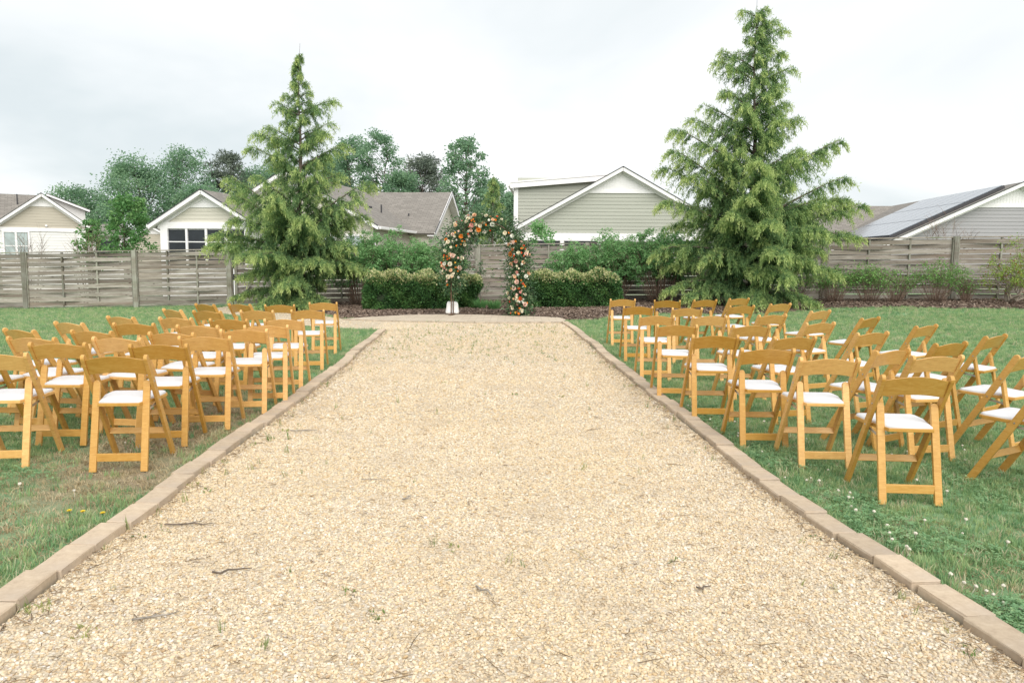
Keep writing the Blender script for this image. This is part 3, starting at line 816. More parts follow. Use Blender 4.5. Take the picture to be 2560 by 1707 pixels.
G_CEDAR = leafmat('cedar_needles', [(0, (.060, .14, .078)), (.35, (.175, .305, .13)), (.65, (.36, .49, .18)), (1, (.60, .68, .27))], .43, .7)
G_BROAD = leafmat('broad_leaves', [(0, (.030, .085, .034)), (.5, (.068, .165, .066)), (1, (.15, .28, .10))], .3, .5)
G_HAZY = leafmat('far_leaves', [(0, (.10, .195, .12)), (.5, (.21, .36, .215)), (1, (.35, .51, .30))], .5, .6)  # haze of distance painted in as paler leaf colour
G_PINE = leafmat('pine_needles', [(0, (.09, .12, .10)), (.5, (.155, .195, .15)), (1, (.24, .28, .20))], .3, .6)
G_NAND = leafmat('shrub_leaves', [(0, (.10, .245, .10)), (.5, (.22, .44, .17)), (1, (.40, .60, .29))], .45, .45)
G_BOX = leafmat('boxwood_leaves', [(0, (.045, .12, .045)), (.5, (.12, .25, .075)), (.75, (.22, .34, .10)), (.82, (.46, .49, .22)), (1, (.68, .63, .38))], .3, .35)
G_AZA = leafmat('azalea_leaves', [(0, (.13, .26, .05)), (.6, (.31, .44, .08)), (.8, (.33, .40, .09)), (1, (.25, .075, .03))], .3, .5)
G_SPRING = leafmat('spring_leaves', [(0, (.08, .22, .06)), (.6, (.19, .38, .10)), (1, (.32, .48, .16))], .3, .5)
G_BRIGHT = leafmat('bright_leaves', [(0, (.065, .18, .06)), (.5, (.14, .31, .10)), (1, (.26, .43, .16))], .4, .45)
G_IRIS = leafmat('blade_leaves', [(0, (.09, .25, .09)), (1, (.24, .47, .17))], .4, .5)

def cedar(name, label, base, H, tips, rprof, seed, nfill=70, lean=(0, 0)):
    """deodar cedar: leader, arching limbs with hanging sprays. tips: outstanding limb ends (x, y, z) from the base"""
    rs = np.random.default_rng(seed)
    root = tag(empty(name, base), label, 'tree', 'deodar cedars by the fence')
    tw = MB()
    n = 14
    tz = np.linspace(-.1, H, n)
    txy = np.stack([lean[0] * np.clip(tz / H, 0, 1) ** 1.2 + .03 * np.sin(tz * 1.7), lean[1] * tz / H], -1)
    tw.tube([(txy[i, 0], txy[i, 1], tz[i]) for i in range(n)], [max(.004, .13 * (1 - tz[i] / H) ** 1.15) for i in range(n)], 8)
    trunk_x = lambda z: np.array([np.interp(z, tz, txy[:, 0]), np.interp(z, tz, txy[:, 1])])
    limbs = [(np.array(t, float), True) for t in tips]
    ga_ = 2.39996
    for k in range(nfill):
        f = (k + .5) / nfill; z = H * (.03 + .93 * f ** .92)
        a = k * ga_ + rs.uniform(-.3, .3)
        r = np.interp(z, rprof[0], rprof[1]) * rs.uniform(.62, 1.02)
        limbs.append((np.array([math.cos(a) * r, math.sin(a) * r, z]), False))
    P, D, Lh, Wd, T = [], [], [], [], []
    lb = MB()
    for tip, main in limbs:
        tx = trunk_x(tip[2]); hv = tip[:2] - tx; r = np.linalg.norm(hv)
        if r < .06: continue
        rise = np.interp(tip[2] / H, [0, .16, .3, .45, .7, 1], [-.05, .06, .30, .62, .55, .45]) * r * rs.uniform(.8, 1.15)
        z0 = max(.12, tip[2] - rise); t0 = trunk_x(z0)
        p0 = np.array([t0[0], t0[1], z0]); p2 = np.array([tip[0] + (0 if main else tx[0]), tip[1], tip[2]])
        p1 = (p0 + p2) / 2 + np.array([0, 0, np.interp(tip[2] / H, [0, .3, .5, 1], [.16, .10, .0, .04]) * r + .01])
        s = np.linspace(0, 1, 9)[:, None]
        C = (1 - s) ** 2 * p0 + 2 * s * (1 - s) * p1 + s ** 2 * p2
        C[:, 2] -= np.maximum(0, s[:, 0] - .82) ** 2 * r * .8
        r0 = .012 + .016 * r
        lb.tube(C, [r0 * (1 - .88 * q) for q in np.linspace(0, 1, 9)], 5)
        hd = hv / r; side = np.array([-hd[1], hd[0], 0]); fwd = np.array([hd[0], hd[1], 0])
        nbr = int(np.clip(r * 21, 8, 54))
        # short needle tufts clothing the limb itself
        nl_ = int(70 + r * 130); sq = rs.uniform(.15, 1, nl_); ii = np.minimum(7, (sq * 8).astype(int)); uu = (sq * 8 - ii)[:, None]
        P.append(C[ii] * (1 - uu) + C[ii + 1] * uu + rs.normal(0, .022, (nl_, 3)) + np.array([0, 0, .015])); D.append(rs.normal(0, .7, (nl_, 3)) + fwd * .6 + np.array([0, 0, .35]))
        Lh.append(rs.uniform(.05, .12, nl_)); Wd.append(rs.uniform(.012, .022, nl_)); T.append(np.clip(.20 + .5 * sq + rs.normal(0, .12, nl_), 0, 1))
        ss = rs.uniform(.12, 1, nbr); ss[:max(2, nbr // 10)] = 1.0
        for q in ss:
            i = min(7, int(q * 8)); u = q * 8 - i; c = C[i] * (1 - u) + C[i + 1] * u
            bl = (.24 + .36 * min(r, 1.9)) * (1.10 - .70 * q) * rs.uniform(.55, 1.1) * (.75 + .25 * main)
            sg = rs.choice((-1, 1)); ang = rs.uniform(.5, 1.25)
            d = side * sg * math.sin(ang) + fwd * math.cos(ang) + np.array([0, 0, rs.uniform(.0, .35)])
            if q == 1.0: d = fwd + side * rs.uniform(-.5, .5) + np.array([0, 0, .15])
            d /= np.linalg.norm(d)
            nt_ = max(4, int(bl * 27)); v = (np.arange(nt_) + rs.uniform(0, 1, nt_)) / nt_
            droop = rs.uniform(.35, 1.0)
            pos = c + d * (v * bl)[:, None]; pos[:, 2] -= droop * bl * v ** 2
            for rep in range(8):
                hang = np.stack([d[0] * .4 + rs.normal(0, .36, nt_), d[1] * .4 + rs.normal(0, .36, nt_), -rs.uniform(.35, 1.4, nt_)], -1)
                if rep >= 6: hang[:, 2] *= -.35
                P.append(pos + rs.normal(0, .018, (nt_, 3)) - np.array([0, 0, 1]) * (rs.uniform(0, .09, nt_) * (.4 + v))[:, None]); D.append(hang)
                Lh.append(rs.uniform(.05, .125, nt_)); Wd.append(rs.uniform(.012, .022, nt_))
                T.append(np.clip(.22 + .46 * v * q + .42 * max(0, q - .35) * v + rs.normal(0, .12, nt_) + .12 * (tip[2] / H), 0, 1))  # pale new growth at the tips; inner crown shade painted in as darker tone
    # feathered leader
    nl = 120; zl = H * rs.uniform(.80, .965, nl)
    P.append(np.stack([np.interp(zl, tz, txy[:, 0]), np.interp(zl, tz, txy[:, 1]), zl], -1) + rs.normal(0, .03, (nl, 3)) * (1 + 3 * (1 - zl / H))[:, None])
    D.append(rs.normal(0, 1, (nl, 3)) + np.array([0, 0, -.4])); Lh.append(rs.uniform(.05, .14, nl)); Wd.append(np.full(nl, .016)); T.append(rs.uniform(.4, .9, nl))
    tr = tw.build('trunk', M['bark'], root, smooth=True); lb.build('limbs', M['bark'], tr, smooth=True)
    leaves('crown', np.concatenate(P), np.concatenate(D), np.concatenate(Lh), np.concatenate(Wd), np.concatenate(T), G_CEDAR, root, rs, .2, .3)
    return root
TL = [(.0, .1, 7.2), (-.62, .0, 6.1), (1.07, .1, 6.2), (-.82, -.1, 5.4), (1.0, 0, 5.55), (-1.19, .1, 5.25), (-1.28, -.2, 4.8), (1.36, .1, 4.95), (.95, -.4, 5.2), (-1.96, -.1, 3.95), (-1.7, -.5, 3.4), (1.19, .2, 4.1), (2.03, .0, 3.85), (1.81, -.4, 3.3),
      (-2.39, .0, 2.33), (-2.45, -.3, 2.0), (-1.74, -.6, 2.7), (1.86, .2, 2.9), (1.59, -.5, 2.0), (-.14, -1.9, 3.35), (.64, -1.8, 2.75), (-.2, -1.5, 3.1), (.23, -2.0, .9), (-1.65, -.4, .5), (1.63, -.6, 1.45), (-1.36, -.8, 1.1), (-.64, -1.7, .3), (.45, -1.6, .3), (-.5, -1.9, 1.7), (1.0, -1.5, 1.5), (-1.1, -1.4, 1.7), (.9, -1.2, .4),
      (1.95, -.3, 1.35), (-1.2, .6, 3.0), (.9, .8, 3.0), (-.9, -.9, 3.9), (.8, -.9, 4.0)]
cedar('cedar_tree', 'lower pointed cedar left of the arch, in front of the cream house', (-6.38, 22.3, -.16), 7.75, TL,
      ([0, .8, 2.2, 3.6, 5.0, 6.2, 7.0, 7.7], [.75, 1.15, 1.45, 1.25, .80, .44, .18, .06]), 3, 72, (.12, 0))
TR = [(-.6, 0, 8.02), (.02, -.1, 8.05), (.38, .1, 7.82), (.5, -.1, 7.55), (-1.09, 0, 7.0), (.58, .1, 7.0), (-1.26, -.2, 6.68), (.79, -.1, 6.55), (.36, -.6, 5.98), (-1.07, -.3, 5.9), (-1.52, .1, 5.6), (.78, .2, 5.7), (.95, -.3, 5.2), (-1.77, .2, 5.25), (-2.22, .1, 4.95), (-2.34, -.2, 4.35), (-2.49, .0, 3.9), (-2.51, -.4, 2.95),
      (1.15, .1, 4.45), (2.28, .1, 4.7), (2.29, -.3, 3.65), (2.54, .2, 3.15), (2.95, 0, 2.97), (2.6, -.3, 2.1), (1.67, -.5, 3.05), (-2.63, -.2, 1.65), (-2.32, -.5, .6), (-.58, -1.9, 3.9), (-.4, -1.9, 3.4), (-.75, -1.8, 3.0), (-.23, -2.1, 2.35), (.02, -2.2, 1.6), (.15, -2.1, 1.0), (2.05, -.5, 1.1), (1.21, -1.2, .3), (-1.92, -.9, .4), (-.58, -1.9, .35), (-1.12, -1.7, 2.6),
      (-1.6, -1.2, 1.4), (1.2, -1.5, 2.2), (1.0, -1.3, 1.4), (-1.9, -.7, 3.6), (-1.4, -1.0, 4.4), (.7, -1.2, 4.2), (.2, -1.2, 5.0), (-.7, -1.0, 5.4), (-2.0, .5, 2.4), (1.5, .7, 2.5), (1.9, .3, 1.7), (-2.2, .2, 1.2)]
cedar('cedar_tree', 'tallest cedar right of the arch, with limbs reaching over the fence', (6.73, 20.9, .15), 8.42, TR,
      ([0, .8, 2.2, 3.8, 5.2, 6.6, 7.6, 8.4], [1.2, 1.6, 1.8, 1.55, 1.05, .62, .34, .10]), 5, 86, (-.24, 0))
# young cedar beyond the fence
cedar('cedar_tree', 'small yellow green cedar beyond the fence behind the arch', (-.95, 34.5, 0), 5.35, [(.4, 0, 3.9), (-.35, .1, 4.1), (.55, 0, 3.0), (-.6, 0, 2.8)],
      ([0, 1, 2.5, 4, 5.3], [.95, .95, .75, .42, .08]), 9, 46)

def broadleaf(name, label, x, y, H, W, zb, seed, nleaf, lsz, mat, clumps=44, trunk_r=.16, gappy=.5, group='trees beyond the fence', forks=5, tallness=1.0, pine=False, z0=None):
    rs = np.random.default_rng(seed)
    g0 = float(gz(x, min(y, 24.))) if z0 is None else z0
    root = tag(empty(name, (x, y, g0)), label, 'tree', group)
    tb = MB()
    top = H * .86
    tz = np.linspace(0, top, 8); off = np.cumsum(rs.normal(0, .02 * W, (8, 2)), 0); off[0] = 0
    tb.tube([(off[i, 0], off[i, 1], tz[i] - (.2 if i == 0 else 0)) for i in range(8)], [trunk_r * (1 - .88 * i / 7) for i in range(8)], 7)
    P, D, Lh, T = [], [], [], []
    per = nleaf // clumps
    for k in range(clumps):
        f = (k + .5) / clumps
        z = zb + (H - zb) * (f ** .85)
        h = (z - zb) / (H - zb)
        prof = (math.sin(math.pi * min(1, (h * .82 + .14))) ** .7)
        a = k * 2.39996 + rs.uniform(-.5, .5)
        r = W / 2 * prof * rs.uniform(.25, 1.0) ** .6
        c = np.array([math.cos(a) * r, math.sin(a) * r, z]) + rs.normal(0, .04 * W, 3)
        c[2] = min(c[2], H - .04 * W)
        zs = max(zb * .7, z - r * rs.uniform(.5, 1.1) - .05 * H); zs = min(zs, top)
        st = np.array([np.interp(zs, tz, off[:, 0]), np.interp(zs, tz, off[:, 1]), zs])
        m = (st + c) / 2 + np.array([0, 0, -.06 * r]) + rs.normal(0, .05 * r + .01, 3)
        tb.tube([st, m, c], [trunk_r * .30 * (1 - h * .6), trunk_r * .17 * (1 - h * .5), trunk_r * .05], 4)
        cr = W * rs.uniform(.075, .155) * (1.0 if not pine else .95)
        nn = int(per * rs.uniform(.55, 1.45))
        q = np.clip(rs.normal(0, 1, (nn, 3)), -1.7, 1.7) * np.array([cr, cr, cr * (.62 if not pine else .45)]) * rs.uniform(.5, 1.0, (nn, 1))
        # sprays: leaves bunch along a few twigs
        tw_ = unit(rs.normal(0, 1, (9, 3)) + np.array([0, 0, .3])); w = rs.integers(0, 9, nn)
        q = q * gappy + tw_[w] * (rs.uniform(.2, 1.15, nn) * cr)[:, None] * (1 - gappy * .5) * np.array([1, 1, .8])
        P.append(c + q); D.append(unit(q) + rs.normal(0, .7, (nn, 3)) + np.array([0, 0, -.1]))
        Lh.append(rs.uniform(.6, 1.35, nn) * lsz)
        T.append(np.clip(.42 + rs.normal(0, .10) + rs.normal(0, .16, nn) + .12 * h, 0, 1))
    tb.build('trunk', M['bark'] if not pine else M['bark'], root, smooth=True)
    Lc = np.concatenate(Lh)
    leaves('crown', np.concatenate(P), np.concatenate(D), Lc, Lc * (.62 if not pine else .2), np.concatenate(T), mat, root, rs, .5, .2)
    return root
BG = [  # name, label, x, y, top, width, crown base, leaves, clumps, gappy, material
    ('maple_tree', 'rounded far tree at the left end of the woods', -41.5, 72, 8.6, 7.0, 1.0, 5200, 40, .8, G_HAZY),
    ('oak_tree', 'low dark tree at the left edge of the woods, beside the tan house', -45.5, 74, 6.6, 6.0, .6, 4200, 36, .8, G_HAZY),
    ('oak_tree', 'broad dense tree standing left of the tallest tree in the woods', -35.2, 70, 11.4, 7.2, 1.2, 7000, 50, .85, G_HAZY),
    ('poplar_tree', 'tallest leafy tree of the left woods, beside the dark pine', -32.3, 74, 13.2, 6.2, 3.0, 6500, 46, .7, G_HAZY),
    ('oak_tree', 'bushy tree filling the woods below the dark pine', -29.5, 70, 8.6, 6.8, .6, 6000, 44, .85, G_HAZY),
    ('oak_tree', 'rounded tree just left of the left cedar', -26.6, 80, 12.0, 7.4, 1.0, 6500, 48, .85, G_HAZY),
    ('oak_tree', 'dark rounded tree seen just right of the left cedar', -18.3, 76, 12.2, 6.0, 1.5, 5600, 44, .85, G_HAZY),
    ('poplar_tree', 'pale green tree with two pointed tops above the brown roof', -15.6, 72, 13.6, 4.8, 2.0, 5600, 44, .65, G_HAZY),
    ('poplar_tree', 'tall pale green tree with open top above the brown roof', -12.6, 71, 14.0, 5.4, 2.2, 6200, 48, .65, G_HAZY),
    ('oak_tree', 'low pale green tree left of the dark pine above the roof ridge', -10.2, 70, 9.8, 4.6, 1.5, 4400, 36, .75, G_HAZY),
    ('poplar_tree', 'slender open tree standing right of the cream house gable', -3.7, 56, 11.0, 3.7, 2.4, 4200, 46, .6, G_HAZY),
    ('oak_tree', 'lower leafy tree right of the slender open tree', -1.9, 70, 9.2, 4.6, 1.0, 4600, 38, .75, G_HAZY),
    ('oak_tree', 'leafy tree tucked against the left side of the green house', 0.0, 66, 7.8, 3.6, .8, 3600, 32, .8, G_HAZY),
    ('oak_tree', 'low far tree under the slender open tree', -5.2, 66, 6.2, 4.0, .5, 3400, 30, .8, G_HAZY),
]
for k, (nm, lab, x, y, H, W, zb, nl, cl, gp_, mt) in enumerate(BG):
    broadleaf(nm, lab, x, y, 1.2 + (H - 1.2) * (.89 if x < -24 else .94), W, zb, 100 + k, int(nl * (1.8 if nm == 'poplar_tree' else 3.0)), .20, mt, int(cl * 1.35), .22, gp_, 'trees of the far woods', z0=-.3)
broadleaf('pine_tree', 'dark pine rising behind the left woods', -30.3, 80, 12.4, 4.4, 5.4, 131, 8200, .42, G_PINE, 34, .2, .8, 'trees of the far woods', pine=True, z0=-.3)
broadleaf('pine_tree', 'dark round topped pine above the brown roof ridge', -8.9, 75, 11.6, 5.2, 4.2, 132, 9000, .42, G_PINE, 36, .22, .75, 'trees of the far woods', pine=True, z0=-.3)
broadleaf('maple_tree', 'bright green young maple just beyond the left fence', -16.5, 32, 4.35, 2.0, 1.4, 140, 3800, .13, G_BRIGHT, 40, .06, .75)
broadleaf('maple_tree', 'smaller bright green maple left of the young maple', -18.9, 33.5, 3.35, 1.15, 1.2, 141, 1500, .13, G_BRIGHT, 22, .04, .8)
broadleaf('maple_tree', 'bright green leaves poking in at the left picture edge', -22.0, 30.5, 3.35, 1.7, 1.2, 142, 1700, .13, G_BRIGHT, 22, .05, .8)
broadleaf('sapling', 'bright green sapling poking over the fence before the green house', 1.05, 27.5, 2.75, 1.1, 1.2, 143, 1500, .10, G_NAND, 18, .03, .75)

# --- clipped boxwood hedges
def hedge(name, label, x0, x1, yc, d, h, seed):
    rs = np.random.default_rng(seed)
    cx = (x0 + x1) / 2; g0 = float(gz(cx, yc)) + .05
    root = tag(empty(name, (cx, yc, g0)), label, 'hedge', 'clipped hedges flanking the arch')
    hw = (x1 - x0) / 2
    n = 27000
    # points on a rounded block, pushed in and out by lumps
    u = rs.uniform(-1, 1, n); v = rs.uniform(-1, 1, n); w = rs.uniform(0, 1, n)
    face = rs.choice(4, n, p=[.42, .30, .14, .14])
    X = np.where(face < 2, u * hw, np.where(face == 2, -hw, hw)); Yy = np.where(face == 0, -d / 2, np.where(face == 1, v * d / 2, v * d / 2)); Zz = np.where(face == 1, h, w * h)
    # superellipse rounding
    ex = np.abs(X / hw); ey = np.abs(Yy / (d / 2)); ez = np.abs(Zz / h)
    k = (ex ** 7 + ey ** 5 + ez ** 7) ** (1 / 6.5); X, Yy, Zz = X / np.maximum(k, 1), Yy / np.maximum(k, 1), Zz / np.maximum(k, 1)
    lump = .08 * np.sin(X * 3.1 + seed) * np.cos(Zz * 4.2 + Yy * 3) + .07 * np.sin(X * 8.3 + seed * 2) * np.cos(Zz * 9.1) + .05 * np.sin(X * 17 + Yy * 11) * np.cos(Zz * 15 + seed)
    nrm = unit(np.stack([np.sign(X) * ex ** 8, np.sign(Yy) * ey ** 6 + 1e-3, ez ** 8 * 1.0 + 1e-3], -1))
    depth = -np.abs(rs.normal(0, .055, n)) + lump
    P = np.stack([X, Yy, Zz], -1) + nrm * depth[:, None]
    P[:, 2] = np.maximum(P[:, 2], .02)
    D = nrm * .9 + rs.normal(0, .75, (n, 3)) + np.array([0, 0, .35])
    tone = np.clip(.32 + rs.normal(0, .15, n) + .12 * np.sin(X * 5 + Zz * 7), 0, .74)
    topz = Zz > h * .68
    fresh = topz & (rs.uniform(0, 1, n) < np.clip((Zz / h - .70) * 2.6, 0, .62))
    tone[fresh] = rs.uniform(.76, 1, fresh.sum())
    Lh = rs.uniform(.045, .075, n); Lh[fresh] *= 1.2
    core = MB().box((0, 0, h * .46), (hw * .88, d * .38, h * .42)).build('dark_core', plain('hedge_inside', (.018, .03, .012), .95, .4, 8, .5), root, bevel=.12, seg=3)  # solid dark block added so the hedge is not see-through
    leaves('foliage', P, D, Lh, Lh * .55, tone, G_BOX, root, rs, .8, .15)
    return root
hedge('hedge', 'clipped boxwood hedge left of the arch', -4.15, -1.45, 20.9, 1.05, 1.02, 1)
hedge('hedge', 'clipped boxwood hedge right of the arch', .12, 3.05, 21.1, 1.0, .98, 2)
hedge('hedge', 'low boxwood end bush behind the left arch post', -1.55, -1.0, 21.2, .8, .92, 3)

def shrub(name, label, x, y, w, d, h, z0, seed, nstem, nleaf, lsz, mat, stem_mat='twig_brown', group='shrubs along the fence', stem_r=.008, dens=1.0, weep=.2, aspect=.42, arch=.0, zmin=.25):
    rs = np.random.default_rng(seed)
    g0 = float(gz(x, y)) + .06 if z0 is None else z0
    root = tag(empty(name, (x, y, g0)), label, 'shrub', group)
    sb = MB(); P, D, Lh, T = [], [], [], []
    per = nleaf / nstem
    for s in range(nstem):
        a = rs.uniform(0, 2 * math.pi); r = math.sqrt(rs.uniform(0, 1))
        tip = np.array([math.cos(a) * r * w / 2, math.sin(a) * r * d / 2, h * (1 - .30 * r * r) * rs.uniform(.72, 1.03)])
        b0 = np.array([math.cos(a) * r * w * .12, math.sin(a) * r * d * .12, -.03])
        m = b0 * .45 + tip * .55 + np.array([0, 0, h * .10]) + rs.normal(0, .03 * w, 3)
        t = np.linspace(0, 1, 6)[:, None]; C = (1 - t) ** 2 * b0 + 2 * t * (1 - t) * m + t * t * tip
        sb.tube(C, [stem_r * (1 - .8 * q) for q in np.linspace(0, 1, 6)], 4)
        ns = int(rs.integers(3, 7))
        for q in range(ns):
            f = rs.uniform(zmin, 1.0) if q else 1.0
            i = min(4, int(f * 5)); c = C[i] + (C[i + 1] - C[i]) * (f * 5 - i)
            ln = rs.uniform(.10, .30) * (.5 + h * .35)
            dv = unit(rs.normal(0, 1, 3) * np.array([1, 1, .35]) + np.array([tip[0] / w, tip[1] / d, .25]))
            e = c + dv * ln + np.array([0, 0, -weep * ln])
            sb.tube([c, (c + e) / 2 + np.array([0, 0, .03]), e], [stem_r * .45, stem_r * .3, stem_r * .15], 3)
            nn = int(per / ns * rs.uniform(.6, 1.4) * dens)
            v = rs.uniform(.1, 1.1, nn)[:, None]
            pos = c + (e - c) * v + rs.normal(0, .035, (nn, 3))
            P.append(pos); D.append(dv * .8 + rs.normal(0, .7, (nn, 3)) + np.array([0, 0, -weep])); Lh.append(rs.uniform(.65, 1.3, nn) * lsz)
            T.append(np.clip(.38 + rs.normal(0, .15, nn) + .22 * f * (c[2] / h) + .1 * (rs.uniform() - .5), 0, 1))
    sb.build('stems', M[stem_mat], root, smooth=True)
    L_ = np.concatenate(Lh)
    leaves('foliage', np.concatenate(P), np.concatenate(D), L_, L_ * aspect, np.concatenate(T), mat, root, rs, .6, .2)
    return root
SH = [  # tall leafy shrubs before the fence
    ('tall leafy green shrub beside the left cedar, behind the left hedge', -4.7, 22.9, 1.9, 1.2, 2.25, 21, 46, 5200),
    ('leafy green shrub behind the left end of the left hedge', -3.7, 23.4, 2.0, 1.2, 2.2, 22, 46, 5200),
    ('leafy green shrub behind the right end of the left hedge', -2.5, 23.4, 1.7, 1.1, 2.0, 23, 42, 4400),
    ('leafy green shrub behind the left end of the right hedge', 1.95, 23.0, 1.5, 1.0, 1.75, 24, 40, 4200),
    ('big leafy green shrub behind the middle of the right hedge', 3.05, 22.7, 2.0, 1.2, 2.1, 25, 54, 6200),
    ('largest leafy green shrub between the right hedge and the tall cedar', 4.45, 22.2, 2.1, 1.3, 2.2, 26, 58, 6600),
]
for lab, x, y, w, d, h, sd_, ns, nl in SH:
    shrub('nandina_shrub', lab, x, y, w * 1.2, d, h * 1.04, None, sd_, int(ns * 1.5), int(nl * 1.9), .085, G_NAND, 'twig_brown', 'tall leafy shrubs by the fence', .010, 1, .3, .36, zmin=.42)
shrub('rose_bush', 'thin rose bush inside the arch against the fence', -1.25, 23.9, 1.3, .5, 1.35, None, 31, 16, 1100, .06, G_BROAD, 'twig_brown', None or 'shrubs along the fence', .007, 1, .1)
shrub('rose_bush', 'thin bush of dark leaves right of the arch', .75, 23.6, 1.0, .5, 1.25, None, 32, 12, 700, .06, G_BROAD, 'twig_brown', 'shrubs along the fence', .007)
SM = [('small bare shrub tipped with green under the right cedar limbs', 8.35, 21.9, 1.2, .7, .85, 41, .35), ('small twiggy shrub with green top, first right of the right cedar', 9.35, 21.6, 1.25, .8, .88, 42, 1), ('small twiggy shrub with green top, second right of the right cedar', 10.35, 21.5, 1.15, .8, .92, 43, 1),
      ('brown twiggy dome shrub between the two green topped ones', 11.0, 21.3, .95, .7, .72, 44, .35), ('small twiggy shrub with green top just left of the right fence post', 12.1, 21.2, 1.35, .8, 1.0, 45, 1), ('small dark twiggy shrub at the foot of the right fence post', 12.95, 21.2, .6, .5, .62, 46, .25)]
for lab, x, y, w, d, h, sd_, gr in SM:
    shrub('spirea_shrub', lab, x, y, w * 1.3, d, h * 1.22, None, sd_, 110, int(2900 * gr), .055, G_SPRING, 'twig_brown', 'low twiggy shrubs by the right fence', .005, 1, .1, .5, zmin=.5)
# gnarled azalea at the far right
def azalea():
    rs = np.random.default_rng(55)
    x, y = 13.95, 20.75
    root = tag(empty('azalea_bush', (x, y, float(gz(x, y)) + .06)), 'gnarled azalea with sparse yellow green leaves at the right picture edge', 'shrub', 'shrubs along the fence')
    sb = MB(); P, D, Lh, T = [], [], [], []
    def grow(p, d, ln, r, lev):
        n_ = 4; pts = [p]
        for _ in range(n_):
            d = unit(d + rs.normal(0, .22, 3)); p = p + d * ln / n_; pts.append(p)
        sb.tube(pts, [r * (1 - .35 * i / n_) for i in range(n_ + 1)], 5 if lev < 2 else 3)
        if lev >= 3:
            nn = int(rs.integers(7, 17))
            P.append(p + rs.normal(0, .05, (nn, 3))); D.append(rs.normal(0, 1, (nn, 3)) + np.array([0, 0, .6])); Lh.append(rs.uniform(.03, .062, nn)); T.append(np.clip(np.where(rs.uniform(size=nn) < .14, 1.0, rs.normal(.48, .17, nn)), 0, 1))
        if lev < 4:
            for _ in range(int(rs.integers(2, 4)) + (lev == 1)):
                q = pts[int(rs.integers(2, n_ + 1))]
                grow(q, unit(d + rs.normal(0, .55, 3) + np.array([0, 0, .22])), ln * rs.uniform(.55, .82), r * .58, lev + 1)
    for a in (-2.6, -1.9, -.4, .4, 2.5, 1.2):
        grow(np.array([.08 * math.cos(a), .08 * math.sin(a), -.03]), unit(np.array([math.cos(a) * .9, math.sin(a) * .45, .80])), .72, .034, 0)
    sb.build('stems', M['bark_pale'], root, smooth=True)
    L_ = np.concatenate(Lh); leaves('foliage', np.concatenate(P), np.concatenate(D), L_, L_ * .55, np.concatenate(T), G_AZA, root, rs, .6, .2)
azalea()
# bare stems poking above the fence
for k, (x, lab) in enumerate(((-16.9, 'bare brown twigs showing above the fence by the double window'), (-14.9, 'bare budding twigs showing above the fence before the white siding'), (13.3, 'bare reddish twigs showing above the fence before the grey house'))):
    y = float(fence_y(np.array(x))) + .9
    shrub('bare_bush', lab, x, y, 1.9 if k == 2 else 1.3, .6, 2.75 if k < 2 else 2.65, float(gz(x, 24)), 60 + k, 26, 60, .035, G_AZA, 'twig_brown', 'bare twigs beyond the fence', .010, 1, -.8, zmin=.75)
# onion-like grass clumps beneath the arch
for k, (x, y, lab) in enumerate(((-1.42, 21.0, 'green grass clump beside the white sandbag'), (-.88, 20.6, 'green grass clump in the middle of the arch'), (-.5, 20.1, 'green grass clump nearest the patio inside the arch'))):
    rs = np.random.default_rng(70 + k); n = 300
    a = rs.uniform(0, 2 * math.pi, n); r = rs.uniform(0, .10, n); P = np.stack([np.cos(a) * r, np.sin(a) * r, np.zeros(n)], -1)
    D = np.stack([np.cos(a) * rs.uniform(.1, .8, n), np.sin(a) * rs.uniform(.1, .8, n), np.ones(n)], -1)
    root = tag(empty('grass_clump', (x, y, float(gz(x, y)) + .06)), lab, 'plant', 'grass clumps under the arch')
    leaves('blades', P, D, rs.uniform(.18, .40, n), .013, np.clip(rs.normal(.6, .25, n), 0, 1), G_IRIS, root, rs, .2, .1)

